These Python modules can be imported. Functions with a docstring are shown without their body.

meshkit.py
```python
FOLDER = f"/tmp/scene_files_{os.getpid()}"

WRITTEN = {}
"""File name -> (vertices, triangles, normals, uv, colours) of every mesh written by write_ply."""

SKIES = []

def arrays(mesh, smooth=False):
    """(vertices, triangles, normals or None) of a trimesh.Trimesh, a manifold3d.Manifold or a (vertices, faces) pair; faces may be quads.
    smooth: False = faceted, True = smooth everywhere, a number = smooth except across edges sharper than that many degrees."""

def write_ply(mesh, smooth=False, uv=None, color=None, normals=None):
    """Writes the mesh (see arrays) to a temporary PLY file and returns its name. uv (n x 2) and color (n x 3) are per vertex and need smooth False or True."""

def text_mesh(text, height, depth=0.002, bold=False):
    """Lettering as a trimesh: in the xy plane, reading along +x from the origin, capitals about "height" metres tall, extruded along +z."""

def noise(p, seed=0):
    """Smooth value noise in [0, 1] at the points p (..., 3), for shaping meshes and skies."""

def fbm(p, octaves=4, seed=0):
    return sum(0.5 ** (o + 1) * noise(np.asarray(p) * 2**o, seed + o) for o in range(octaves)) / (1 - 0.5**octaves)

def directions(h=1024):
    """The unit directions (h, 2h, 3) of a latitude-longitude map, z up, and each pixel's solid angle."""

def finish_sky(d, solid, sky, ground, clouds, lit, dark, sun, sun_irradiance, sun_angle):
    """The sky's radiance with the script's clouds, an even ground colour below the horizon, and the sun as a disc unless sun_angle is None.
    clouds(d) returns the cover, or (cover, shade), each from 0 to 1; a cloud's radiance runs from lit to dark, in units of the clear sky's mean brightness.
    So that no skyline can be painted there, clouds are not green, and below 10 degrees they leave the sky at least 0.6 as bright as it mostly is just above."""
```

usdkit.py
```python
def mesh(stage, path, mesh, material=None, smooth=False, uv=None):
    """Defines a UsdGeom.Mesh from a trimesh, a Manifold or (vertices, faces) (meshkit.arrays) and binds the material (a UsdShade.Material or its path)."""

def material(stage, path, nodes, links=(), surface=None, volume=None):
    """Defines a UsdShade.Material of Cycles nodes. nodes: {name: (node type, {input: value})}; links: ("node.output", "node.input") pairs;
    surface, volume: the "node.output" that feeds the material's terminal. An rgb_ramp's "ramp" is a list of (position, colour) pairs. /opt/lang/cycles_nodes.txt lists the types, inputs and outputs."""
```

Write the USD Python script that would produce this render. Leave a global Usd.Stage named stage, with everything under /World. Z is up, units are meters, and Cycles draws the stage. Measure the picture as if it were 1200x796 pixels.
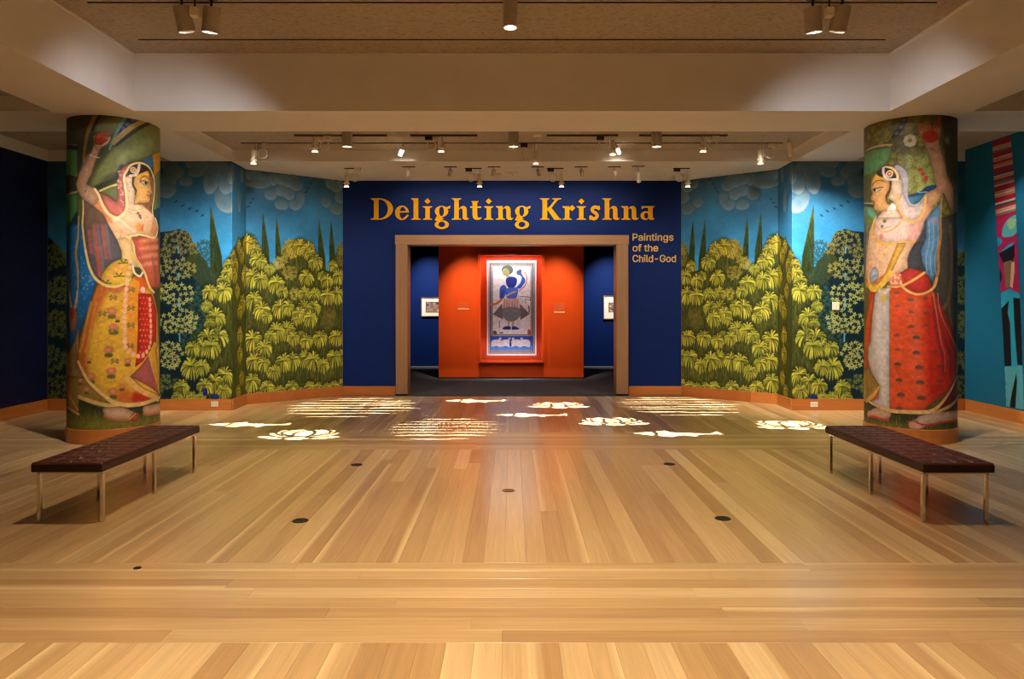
import math, random
import numpy as np, trimesh, shapely
from shapely import affinity
from shapely.geometry import Polygon, LineString, Point, box as sbox
from pxr import Gf, Sdf, Usd, UsdGeom, UsdLux, UsdShade, Vt
import usdkit, meshkit

random.seed(7)
RNG = np.random.default_rng(7)
PI = math.pi
stage = Usd.Stage.CreateInMemory()
UsdGeom.SetStageUpAxis(stage, 'Z')
UsdGeom.SetStageMetersPerUnit(stage, 1.0)
UsdGeom.Xform.Define(stage, '/World')
UsdGeom.Scope.Define(stage, '/World/Looks')

# ------------------------------------------------------------------ camera
F, CX, HY, EYE = 850.0, 600.0, 356.5, 1.6     # focal length in px of a 1200 px wide picture, vanishing point, eye height
cam = UsdGeom.Camera.Define(stage, '/World/camera')
AP = 36.0
cam.CreateHorizontalApertureAttr(AP)
cam.CreateVerticalApertureAttr(AP * 796 / 1200)
cam.CreateFocalLengthAttr(AP * F / 1200)
cam.CreateVerticalApertureOffsetAttr(AP / 1200 * (HY - 398))
cam.CreateClippingRangeAttr(Gf.Vec2f(0.05, 200))
cam.CreateFStopAttr(0)
cam.CreateExposureAttr(0.0)
cam.AddTranslateOp().Set(Gf.Vec3d(0, 0, EYE))
cam.AddRotateXOp().Set(90.0)

# ------------------------------------------------------------------ light levels (the fixtures are built below and use these)
WARM = (1.0, 0.81, 0.58)
NEUT = (1.0, 0.90, 0.76)
COOL = (0.92, 0.95, 1.0)
P_DOWN, P_COL, P_MURAL, P_TITLE, P_GOBO, P_ORANGE, P_BLUE, P_CASE = 122, 22, 118, 8.5, 1500, 130, 230, 4.2

# ------------------------------------------------------------------ main measures (metres; x right, y away from the camera, z up)
HS = 3.752                     # underside of the beams
HC1 = 4.39                     # ceiling of the tall middle coffer
HC2 = 3.924                    # ceiling of the shallow coffers
YB0, YB1 = 8.083, 9.04         # beam over the columns
XB0, XB1 = 4.216, 5.14         # side beams
YM = 10.93                     # flat mural walls
YT = 12.65                     # title wall
XL, XR = -7.0, 6.83            # side walls
YBACK = 18.7                   # far wall of the inner room
YO = 15.54                     # orange wall
COLX, COLY, COLR = 4.79, 8.74, 0.495
BASEH = 0.17

def lin(c):
    c = np.asarray(c, float)
    return np.where(c <= 0.04045, c / 12.92, ((c + 0.055) / 1.055) ** 2.4)
def S(r, g, b):
    return tuple(float(x) for x in lin(np.array([r, g, b]) / 255.0))

# ------------------------------------------------------------------ scene helpers
used = {}
def fresh(parent, name):
    k = parent + '/' + name
    n = used.get(k, 0); used[k] = n + 1
    return k if n == 0 else f'{k}_{n:03d}'
class Thing:
    def __init__(s, path, base): s.path, s.base = path, np.asarray(base, float)
def tag(prim, label=None, cat=None, group=None, kind=None):
    for k, v in (('label', label), ('category', cat), ('group', group), ('kind', kind)):
        if v: prim.SetCustomDataByKey(k, v)
def thing(name, label=None, cat=None, base=(0, 0, 0), group=None, kind=None, rz=0):
    p = fresh('/World', name)
    x = UsdGeom.Xform.Define(stage, p)
    x.AddTranslateOp().Set(Gf.Vec3d(*map(float, base)))
    if rz: x.AddRotateZOp().Set(rz)
    tag(x.GetPrim(), label, cat, group, kind)
    return Thing(p, base)
def copy_of(t, name, base, label, cat, group=None, rz=0):
    p = fresh('/World', name)
    x = UsdGeom.Xform.Define(stage, p)
    x.GetPrim().GetReferences().AddInternalReference(t.path)
    x.GetPrim().SetInstanceable(True)
    x.ClearXformOpOrder()
    x.GetPrim().CreateAttribute('xformOp:translate', Sdf.ValueTypeNames.Double3).Set(Gf.Vec3d(*map(float, base)))
    ops = ['xformOp:translate']
    if rz:
        x.GetPrim().CreateAttribute('xformOp:rotateZ', Sdf.ValueTypeNames.Float).Set(float(rz)); ops.append('xformOp:rotateZ')
    x.GetXformOpOrderAttr().Set(ops)
    tag(x.GetPrim(), label, cat, group)
    return Thing(p, base)
def part(t, name, mesh, mat, smooth=False, under=None, label=None, kind=None, local=False):
    """A mesh under thing t (or under its part `under`); the mesh is given in world coordinates unless local."""
    m = mesh
    if isinstance(m, (list, tuple)) and not isinstance(m[0], np.ndarray): m = trimesh.util.concatenate(list(m))
    if isinstance(m, (tuple, list)): m = trimesh.Trimesh(m[0], m[1], process=False)
    if not local:
        m = m.copy(); m.apply_translation(-t.base)
    p = fresh(under or t.path, name)
    g = usdkit.mesh(stage, p, m, M[mat], smooth=smooth)
    tag(g.GetPrim(), label, kind=kind)
    return p
def solo(name, mesh, mat, label=None, cat=None, kind=None, group=None, smooth=False):
    if isinstance(mesh, (list, tuple)) and not isinstance(mesh[0], np.ndarray): mesh = trimesh.util.concatenate(list(mesh))
    p = fresh('/World', name)
    g = usdkit.mesh(stage, p, mesh, M[mat], smooth=smooth)
    tag(g.GetPrim(), label, cat, group, kind)
    return p

def bx(x0, x1, y0, y1, z0, z1, b=0.0):
    if b <= 0:
        m = trimesh.creation.box((x1 - x0, y1 - y0, z1 - z0)); m.apply_translation(((x0 + x1) / 2, (y0 + y1) / 2, (z0 + z1) / 2)); return m
    pts = []
    for sx in (0, 1):
        for sy in (0, 1):
            for sz in (0, 1):
                X, Y, Z = (x0, x1)[sx], (y0, y1)[sy], (z0, z1)[sz]
                dx, dy, dz = (b, -b)[sx], (b, -b)[sy], (b, -b)[sz]
                pts += [(X, Y + dy, Z + dz), (X + dx, Y, Z + dz), (X + dx, Y + dy, Z)]
    return trimesh.Trimesh(pts).convex_hull
def frame_to(a, b):
    """4x4 taking +z to the direction a->b with origin a."""
    a, b = np.asarray(a, float), np.asarray(b, float)
    z = (b - a) / np.linalg.norm(b - a)
    x = np.cross([0, 1, 0] if abs(z[1]) < 0.9 else [1, 0, 0], z); x /= np.linalg.norm(x)
    T = np.eye(4); T[:3, 0], T[:3, 1], T[:3, 2], T[:3, 3] = x, np.cross(z, x), z, a
    return T
def lathe(profile, n=28, a=(0, 0, 0), b=(0, 0, 1)):
    """profile: (r, h) pairs turned about the axis from a towards b."""
    p = np.asarray(profile, float)
    ang = np.arange(n) * 2 * PI / n
    v = np.stack([p[:, None, 0] * np.cos(ang), p[:, None, 0] * np.sin(ang), np.broadcast_to(p[:, None, 1], (len(p), n))], -1).reshape(-1, 3)
    f = []
    for i in range(len(p) - 1):
        for j in range(n):
            k = (j + 1) % n
            q = (i * n + j, i * n + k, (i + 1) * n + k, (i + 1) * n + j)
            f += [(q[0], q[1], q[2]), (q[0], q[2], q[3])]
    m = trimesh.Trimesh(v, f, process=True)
    m.update_faces(m.nondegenerate_faces()); m.remove_unreferenced_vertices()
    m.apply_transform(frame_to(a, b))
    return m
def rod(a, b, r, n=12):
    L = float(np.linalg.norm(np.asarray(b, float) - np.asarray(a, float)))
    return lathe([(0, 0), (r, 0), (r, L), (0, L)], n, a, b)
def tube(pts, r, sides=8):
    p = np.asarray(pts, float); t = np.gradient(p, axis=0); t /= np.linalg.norm(t, axis=1, keepdims=True) + 1e-12
    a = np.cross(t, np.where(np.abs(t[:, 1:2]) < .9, [0, 1.0, 0], [1.0, 0, 0])); a /= np.linalg.norm(a, axis=1, keepdims=True) + 1e-12
    b, g = np.cross(t, a), np.arange(sides) * 2 * PI / sides
    v = p[:, None] + r * (np.cos(g)[None, :, None] * a[:, None] + np.sin(g)[None, :, None] * b[:, None])
    i, j = np.meshgrid(np.arange(len(p) - 1), np.arange(sides), indexing='ij')
    q = np.stack([i * sides + j, i * sides + (j + 1) % sides, (i + 1) * sides + (j + 1) % sides, (i + 1) * sides + j], -1).reshape(-1, 4)
    return trimesh.Trimesh(v.reshape(-1, 3), np.vstack([q[:, [0, 1, 2]], q[:, [0, 2, 3]]]), process=False)
def extrude(shape, depth):
    gs = [g for g in getattr(shape, 'geoms', [shape]) if g.geom_type == 'Polygon' and g.area > 1e-12]
    return trimesh.util.concatenate([trimesh.creation.extrude_polygon(g, depth, engine='earcut') for g in gs])
def spline(p, n=6, closed=True):
    p = np.asarray(p, float); N = len(p); out = []
    for i in range(N if closed else N - 1):
        q = [p[(i + k) % N] if closed else p[min(max(i + k, 0), N - 1)] for k in (-1, 0, 1, 2)]
        for t in np.arange(n) / n:
            out.append(0.5 * (2 * q[1] + (q[2] - q[0]) * t + (2 * q[0] - 5 * q[1] + 4 * q[2] - q[3]) * t * t + (3 * q[1] - q[0] - 3 * q[2] + q[3]) * t ** 3))
    if not closed: out.append(p[-1])
    return np.array(out)

def spot(parent, pos, target, power, color, half=35, soft=0.5, r=0.03, base=(0, 0, 0)):
    p = fresh(parent, 'lamp')
    l = UsdLux.SphereLight.Define(stage, p)
    l.CreateRadiusAttr(r); l.CreateNormalizeAttr(True); l.CreateIntensityAttr(power); l.CreateColorAttr(Gf.Vec3f(*color))
    s = UsdLux.ShapingAPI.Apply(l.GetPrim()); s.CreateShapingConeAngleAttr(half); s.CreateShapingConeSoftnessAttr(soft)
    a, b = np.asarray(pos, float), np.asarray(target, float)
    T = frame_to(a - base, 2 * (a - base) - (b - base))      # light shines along -z
    l.AddTransformOp().Set(Gf.Matrix4d(*T.T.ravel().tolist()))
    return p

# ------------------------------------------------------------------ materials
M = {}
def mat(name, nodes, links, surface='p.BSDF'):
    M[name] = usdkit.material(stage, '/World/Looks/' + name, nodes, links, surface=surface); return M[name]
def plain(name, col, rough=0.5, metal=0.0, spec=0.5, bump=0.0, bscale=60.0, var=0.06, emis=None, coat=0.0):
    n = {'g': ('geometry', {}), 'n': ('noise_texture', {'scale': bscale, 'detail': 4.0}), 'r': ('rgb_ramp', {'ramp': [(0.25, tuple(c * (1 - var) for c in col)), (0.75, tuple(min(1, c * (1 + var)) for c in col))]}),
         'p': ('principled_bsdf', {'roughness': rough, 'metallic': metal, 'specular_ior_level': spec, 'coat_weight': coat})}
    l = [('g.position', 'n.vector'), ('n.fac', 'r.fac'), ('r.color', 'p.base_color')]
    if bump:
        n['b'] = ('bump', {'strength': bump, 'distance': 0.004}); l += [('n.fac', 'b.height'), ('b.normal', 'p.normal')]
    if emis:
        n['p'][1].update(emission_color=emis[0], emission_strength=emis[1])
    return mat(name, n, l)
plain('beam_paint', S(228, 222, 216), 0.75, bscale=3.0, var=0.03, spec=0.3)
plain('navy_paint', S(0, 29, 90), 0.6, bscale=2.0, var=0.05, spec=0.15)
plain('dark_navy_paint', S(10, 18, 62), 0.55, bscale=2.0, var=0.05, spec=0.3)
plain('teal_paint', S(18, 104, 140), 0.6, bscale=2.0, var=0.05, spec=0.3)
plain('orange_paint', S(228, 78, 10), 0.55, bscale=2.0, var=0.03, spec=0.3)
plain('plain_wall', S(120, 105, 90), 0.8)
plain('gold_letter', S(224, 156, 0), 0.6, var=0.02, spec=0.1)
plain('chrome', (0.82, 0.80, 0.77), 0.12, metal=1.0, var=0.02)
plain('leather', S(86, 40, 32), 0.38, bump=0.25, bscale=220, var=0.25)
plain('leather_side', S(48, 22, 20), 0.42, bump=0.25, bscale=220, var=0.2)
plain('fixture_grey', S(170, 156, 140), 0.5, bscale=20)
plain('fixture_white', S(222, 208, 186), 0.4, bscale=20)
plain('fixture_black', S(22, 20, 18), 0.5, bscale=20)
plain('track_brown', S(74, 55, 40), 0.6, bscale=20)
plain('gobo_black', (0.002, 0.002, 0.002), 0.9, spec=0.0)
plain('plate_blue', S(14, 40, 130), 0.45)
plain('plastic_white', S(238, 226, 200), 0.4)
plain('slot_dark', S(40, 34, 28), 0.5)
plain('floor_plug', S(52, 46, 34), 0.35, metal=0.4, bscale=90)
plain('floor_plug_brass', S(150, 112, 66), 0.35, metal=0.5, bscale=90)
plain('carpet', S(84, 82, 86), 0.95, bump=0.6, bscale=350, var=0.35, spec=0.1)
plain('label_orange', S(214, 110, 70), 0.5)
plain('label_white', S(240, 190, 140), 0.5)
plain('mat_board', S(240, 232, 222), 0.8)
plain('frame_wood', S(150, 120, 90), 0.5)
plain('dark_void', S(16, 15, 16), 0.9)
plain('lens_lit', (0.9, 0.9, 0.9), 0.4, emis=((1.0, 0.93, 0.82), 9.0))
plain('lens_warm', (0.9, 0.9, 0.9), 0.4, emis=((1.0, 0.82, 0.55), 2.0))
plain('lens_cool', (0.9, 0.9, 0.9), 0.4, emis=((0.85, 0.92, 1.0), 4.0))
plain('lens_off', S(70, 66, 60), 0.2)
# speckled wood-wool ceiling boards
mat('ceiling_board', {'g': ('geometry', {}), 'm': ('mapping', {'scale': (22.0, 60.0, 60.0)}), 'n': ('noise_texture', {'scale': 1.0, 'detail': 5.0, 'roughness': 0.75}),
    'r': ('rgb_ramp', {'ramp': [(0.30, S(66, 56, 46)), (0.43, S(166, 152, 136)), (0.7, S(186, 172, 156))]}), 'b': ('bump', {'strength': 0.6, 'distance': 0.01}),
    'p': ('principled_bsdf', {'roughness': 0.9, 'specular_ior_level': 0.1})},
    [('g.position', 'm.vector'), ('m.vector', 'n.vector'), ('n.fac', 'r.fac'), ('r.color', 'p.base_color'), ('n.fac', 'b.height'), ('b.normal', 'p.normal')])
# oak: grain runs along the board; primvar "plank" = (tone, place across the board, sapwood amount)
def oak(name, along, cols, rough=0.34, coat=0.5, sap=True, bump=0.05):
    sc = [26.0, 26.0, 26.0]; sc['xyz'.index(along)] = 1.1
    fi = [120.0, 120.0, 120.0]; fi['xyz'.index(along)] = 3.0
    n = {'g': ('geometry', {}), 'a': ('attribute', {'attribute': 'plank'}), 's': ('separate_color', {}),
         'o': ('vector_math', {'math_type': 'scale', 'scale': 61.0}), 'add': ('vector_math', {'math_type': 'add'}), 'tv': ('combine_xyz', {}),
         'm': ('mapping', {'scale': tuple(sc)}), 'm2': ('mapping', {'scale': tuple(fi)}),
         'n': ('noise_texture', {'scale': 1.0, 'detail': 4.0, 'distortion': 0.6}), 'n2': ('noise_texture', {'scale': 1.0, 'detail': 3.0}),
         'r': ('rgb_ramp', {'ramp': cols}), 'gr': ('map_range', {'from_min': 0.3, 'from_max': 0.72, 'to_min': 0.89, 'to_max': 1.09, 'clamp': True}),
         'gr2': ('map_range', {'from_min': 0.35, 'from_max': 0.65, 'to_min': 0.95, 'to_max': 1.04, 'clamp': True}),
         'mul': ('math', {'math_type': 'multiply'}), 'cc': ('vector_math', {'math_type': 'scale'}),
         'sw': ('math', {'math_type': 'multiply_add', 'value2': 0.35, 'value3': -0.175}), 'ac': ('math', {'math_type': 'add'}),
         'ed': ('map_range', {'from_min': 0.62, 'from_max': 0.95, 'to_min': 0.0, 'to_max': 1.0, 'clamp': True}), 'em': ('math', {'math_type': 'multiply'}),
         'mx': ('mix_color', {'b': S(238, 205, 150)}), 'b': ('bump', {'strength': bump, 'distance': 0.002}),
         'p': ('principled_bsdf', {'roughness': rough, 'coat_weight': coat, 'coat_roughness': 0.17, 'specular_ior_level': 0.45})}
    l = [('a.color', 's.color'), ('s.r', 'tv.x'), ('s.r', 'tv.y'), ('s.r', 'tv.z'), ('tv.vector', 'o.vector1'), ('g.position', 'add.vector1'), ('o.vector', 'add.vector2'),
         ('add.vector', 'm.vector'), ('add.vector', 'm2.vector'), ('m.vector', 'n.vector'), ('m2.vector', 'n2.vector'), ('s.r', 'r.fac'),
         ('n.fac', 'gr.value'), ('n2.fac', 'gr2.value'), ('gr.result', 'mul.value1'), ('gr2.result', 'mul.value2'), ('r.color', 'cc.vector1'), ('mul.value', 'cc.scale'),
         ('n.fac', 'sw.value1'), ('sw.value', 'ac.value1'), ('s.g', 'ac.value2'), ('ac.value', 'ed.value'), ('ed.result', 'em.value1'), ('s.b', 'em.value2'),
         ('em.value', 'mx.fac'), ('cc.vector', 'mx.a'), ('mx.result', 'p.base_color'), ('n2.fac', 'b.height'), ('b.normal', 'p.normal')]
    mat(name, n, l)
OAK = [(0.0, S(186, 146, 96)), (0.3, S(200, 162, 110)), (0.6, S(207, 170, 117)), (0.85, S(215, 179, 126)), (1.0, S(227, 194, 142))]
oak('oak_deep', 'y', OAK)
oak('oak_across', 'x', OAK)
REDOAK = [(0.0, S(176, 98, 40)), (1.0, S(206, 128, 62))]
oak('base_oak', 'x', REDOAK, rough=0.35, coat=0.1)
oak('base_oak_deep', 'y', REDOAK, rough=0.35, coat=0.1)
oak('door_oak', 'z', [(0.0, S(150, 112, 80)), (1.0, S(160, 120, 86))], rough=0.45, coat=0.05)
oak('door_oak_x', 'x', [(0.0, S(152, 112, 78)), (1.0, S(160, 120, 84))], rough=0.45, coat=0.05)
# printed surfaces: colours per vertex plus a little print grain
mat('print', {'a': ('attribute', {'attribute': 'paint'}), 'g': ('geometry', {}), 'n': ('noise_texture', {'scale': 90.0, 'detail': 3.0}),
    'mr': ('map_range', {'from_min': 0.3, 'from_max': 0.7, 'to_min': 0.88, 'to_max': 1.1, 'clamp': True}), 'v': ('vector_math', {'math_type': 'scale'}),
    'p': ('principled_bsdf', {'roughness': 0.5, 'specular_ior_level': 0.25})},
    [('g.position', 'n.vector'), ('n.fac', 'mr.value'), ('a.color', 'v.vector1'), ('mr.result', 'v.scale'), ('v.vector', 'p.base_color')])
mat('case_glass', {'t': ('transparent_bsdf', {}), 'gl': ('glossy_bsdf', {'roughness': 0.02, 'color': (1, 1, 1)}), 'f': ('fresnel', {'IOR': 1.45}), 'mx': ('mix_closure', {})},
    [('f.fac', 'mx.fac'), ('t.BSDF', 'mx.closure1'), ('gl.BSDF', 'mx.closure2')], surface='mx.closure')

def plank_prim(path, prim_mesh, vals):
    UsdGeom.PrimvarsAPI(prim_mesh).CreatePrimvar('plank', Sdf.ValueTypeNames.Color3fArray, 'vertex').Set(Vt.Vec3fArray.FromNumpy(np.asarray(vals, np.float32)))
def board(x0, x1, y0, y1, z0, z1, along, gap=0.0003, bev=0.0009, tone=None, sap=None):
    """One floor board: top with eased edges. Returns vertices, faces and the plank primvar."""
    x0, x1, y0, y1 = x0 + gap, x1 - gap, y0 + gap, y1 - gap
    v = [(x0, y0, z0), (x1, y0, z0), (x1, y1, z0), (x0, y1, z0), (x0, y0, z1 - bev), (x1, y0, z1 - bev), (x1, y1, z1 - bev), (x0, y1, z1 - bev),
         (x0 + bev, y0 + bev, z1), (x1 - bev, y0 + bev, z1), (x1 - bev, y1 - bev, z1), (x0 + bev, y1 - bev, z1)]
    f = [(8, 9, 10), (8, 10, 11)]
    for i in range(4):
        j = (i + 1) % 4
        f += [(i, j, 4 + j), (i, 4 + j, 4 + i), (4 + i, 4 + j, 8 + j), (4 + i, 8 + j, 8 + i)]
    v = np.array(v)
    tone = RNG.random() if tone is None else tone
    sap = (0.8 if RNG.random() < 0.22 else 0.0) if sap is None else sap
    ac = (v[:, 0] - x0) / (x1 - x0) if along == 'y' else (v[:, 1] - y0) / (y1 - y0)
    if RNG.random() < 0.5: ac = 1 - ac
    return v, np.array(f), np.stack([np.full(12, tone), ac, np.full(12, sap)], 1)
def put_boards(t, name, boards, mat_name, kind=None, label=None):
    vs, fs, ps, n = [], [], [], 0
    for v, f, p in boards:
        vs.append(v); fs.append(f + n); ps.append(p); n += len(v)
    p = fresh(t.path, name)
    g = usdkit.mesh(stage, p, (np.vstack(vs) - t.base, np.vstack(fs)), M[mat_name])
    plank_prim(p, g, np.vstack(ps))
    tag(g.GetPrim(), label, kind=kind)

# ------------------------------------------------------------------ the floor: oak boards, each a part
PW = 0.1325
floor = thing('floor', kind='structure')
part(floor, 'underfloor', bx(-7.2, 7.0, -3.0, 12.6, -0.2, -0.019), 'slot_dark')
cand = []                                        # (size in the picture, along, board)
def add_board(x0, x1, y0, y1, along, tone=None):
    b = board(x0, x1, y0, y1, -0.018, 0.0, along, tone=tone)
    yc = max((y0 + y1) / 2, 0.4); xc = (x0 + x1) / 2
    seen = y1 > 3.09 and min(abs(x0), abs(x1)) < 0.706 * y1 or x0 < 0 < x1 and y1 > 3.09
    if seen:
        ya = max(y0, 3.1); dy = 1360 / ya - 1360 / y1
        w = min((x1 - x0) * 850 / ((ya + y1) / 2), 1200)
        if along == 'y': w = PW * 850 / ((ya + y1) / 2)
    cand.append((w * dy if seen else 0.0, along, b))
def deep_zone(y0, y1, lens):
    nx = int(14.4 / PW)
    for i in range(nx):
        xa = -7.2 + i * PW
        y = y0
        first = RNG.uniform(*lens)
        L = first * RNG.uniform(0.3, 1.0)
        while y < y1 - 1e-6:
            e = y + L
            if y1 - e < 0.5: e = y1
            add_board(xa, min(xa + PW, 7.0) if xa + PW > 7.0 else xa + PW, y, e, 'y')
            y = e; L = RNG.uniform(*lens)
def cross_zone(y0, y1):
    n = 8; w = (y1 - y0) / n
    tones = [0.7, 0.75, 0.2, 0.95, 0.35, 0.2, 0.6, 0.3]
    for i in range(n):
        x = -7.2; L = RNG.uniform(0.8, 2.4)
        while x < 7.0:
            e = min(x + L, 7.0)
            if 7.0 - e < 0.4: e = 7.0
            add_board(x, e, y1 - (i + 1) * w, y1 - i * w, 'x', tone=min(1, max(0, tones[i] + RNG.uniform(-0.25, 0.25))))
            x = e; L = RNG.uniform(1.6, 3.2)
deep_zone(-3.0, 3.427, (2.0, 4.0))
cross_zone(3.427, 4.483)
deep_zone(4.483, 7.975, (3.0, 7.0))
cross_zone(7.975, 9.031)
deep_zone(9.031, 12.6, (3.0, 7.0))
order = sorted(range(len(cand)), key=lambda i: -cand[i][0])
single = set(order[:296])
for i in order[:296]:
    put_boards(floor, 'plank', [cand[i][2]], 'oak_deep' if cand[i][1] == 'y' else 'oak_across')
for al, m in (('y', 'oak_deep'), ('x', 'oak_across')):
    rest = [cand[i][2] for i in range(len(cand)) if i not in single and cand[i][1] == al]
    if rest: put_boards(floor, 'planks', rest, m, kind='stuff')
carpet = solo('floor_carpet', bx(-6.2, 6.2, 12.6, 19.0, -0.2, 0.006), 'carpet', kind='structure')

# ------------------------------------------------------------------ walls
solo('wall_left', bx(XL - 0.15, XL, -3.0, YM + 0.05, 0, HS), 'dark_navy_paint', kind='structure')
solo('wall_right', bx(XR, XR + 0.15, -3.0, YM + 0.05, 0, HC2), 'teal_paint', kind='structure')
solo('wall_front', bx(XL - 0.15, XR + 0.15, -3.15, -3.0, 0, HC1), 'plain_wall', kind='structure')
XC = 4.22                                         # corner where the flat mural wall steps back
PATH = [(-7.0, YM), (-XC, YM), (-4.245, 11.57), (-2.95, YT)]
def wall_run(path, off0, off1, z0, z1):
    """A wall along the path, from off0 to off1 behind its face (to the left of travel)."""
    l0 = LineString(path).parallel_offset(off0, 'left', join_style=2) if off0 else LineString(path)
    l1 = LineString(path).parallel_offset(off1, 'left', join_style=2)
    m = extrude(Polygon(list(l0.coords) + list(l1.coords)[::-1]).buffer(0), z1 - z0)
    m.apply_translation((0, 0, z0)); return m
PATHR = [(-x, y) for x, y in PATH][::-1]; PATHR[-1] = (XR, YM)
solo('wall_back_left', wall_run(PATH, 0.0, 0.12, 0, HS), 'plain_wall', kind='structure')
solo('wall_back_right', wall_run(PATHR, 0.0, 0.12, 0, HS), 'plain_wall', kind='structure')
DW, DH = 1.83, 2.65
wb = thing('wall_back', kind='structure')
part(wb, 'wall_panel', bx(-2.95, -DW, YT, YT + 0.3, 0, HS), 'navy_paint')
part(wb, 'wall_panel', bx(DW, 2.95, YT, YT + 0.3, 0, HS), 'navy_paint')
part(wb, 'wall_panel', bx(-DW, DW, YT, YT + 0.3, DH, HS), 'navy_paint')
# doorway lining and casing
def zboard(mesh, name, t, m, tone):
    p = fresh(t.path, name)
    v, f, nn = meshkit.arrays(mesh, False)
    g = usdkit.mesh(stage, p, (v - t.base, f), M[m])
    plank_prim(p, g, np.stack([np.full(len(v), tone), np.full(len(v), 0.3), np.zeros(len(v))], 1)); return p
tr = thing('trim_1', kind='structure')
for s in (-1, 1):
    a, b = sorted((s * 1.815, s * 2.022))
    zboard(bx(a, b, YT - 0.045, YT, 0.035, 2.634, 0.004), 'door_jamb', tr, 'door_oak', 0.4 + 0.2 * s)
    part(tr, 'plinth', bx(a + 0.004, b - 0.004, YT - 0.04, YT, 0.0, 0.035), 'dark_void')
    a, b = sorted((s * 1.815, s * 1.835))
    zboard(bx(a, b, YT, YT + 0.32, 0.0, 2.64), 'door_lining', tr, 'door_oak', 0.5)
zboard(bx(-2.034, 2.034, YT - 0.05, YT, 2.634, 2.800, 0.004), 'door_head', tr, 'door_oak_x', 0.6)
zboard(bx(-1.835, 1.835, YT, YT + 0.32, 2.634, 2.652), 'door_lining', tr, 'door_oak_x', 0.5)
part(tr, 'threshold', bx(-1.815, 1.815, YT - 0.05, YT + 0.02, 0.0, 0.008), 'slot_dark')

# baseboards, in lengths
def baseboard(name, path, m, cuts, th=0.022):
    t = thing(name, kind='structure')
    ls = LineString(path)
    for i in range(len(cuts) - 1):
        seg = shapely.ops.substring(ls, cuts[i] + 0.001, cuts[i + 1] - 0.001)
        l1 = seg.parallel_offset(th, 'right', join_style=2)
        sh = Polygon(list(seg.coords) + list(l1.coords)[::-1]).buffer(0)
        mm = extrude(sh, BASEH)
        zboard(mm, 'board', t, m, RNG.random())
import shapely.ops
L0 = LineString(PATH).length
seg1 = 7.0 - XC
baseboard('baseboard_back_left', PATH, 'base_oak', [0, 1.3, seg1, seg1 + 0.64, seg1 + 0.64 + 0.5, L0 - 0.02])
LR = LineString(PATHR).length
baseboard('baseboard_back_right', PATHR, 'base_oak', [0.02, 1.25, LineString(PATHR[:2]).length, LineString(PATHR[:3]).length, LR - 1.2, LR])
baseboard('baseboard_title_left', [(-2.95, YT), (-2.03, YT)], 'base_oak', [0, 0.915])
baseboard('baseboard_title_right', [(2.03, YT), (2.95, YT)], 'base_oak', [0.005, 0.92])
baseboard('baseboard_left', [(XL, -3.0), (XL, YM)], 'base_oak_deep', [0, 4.0, 8.0, 10.6, 13.9])
baseboard('baseboard_right', [(XR, YM), (XR, -3.0)], 'base_oak_deep', [0.03, 2.4, 6.0, 10.0, 13.9])

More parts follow.
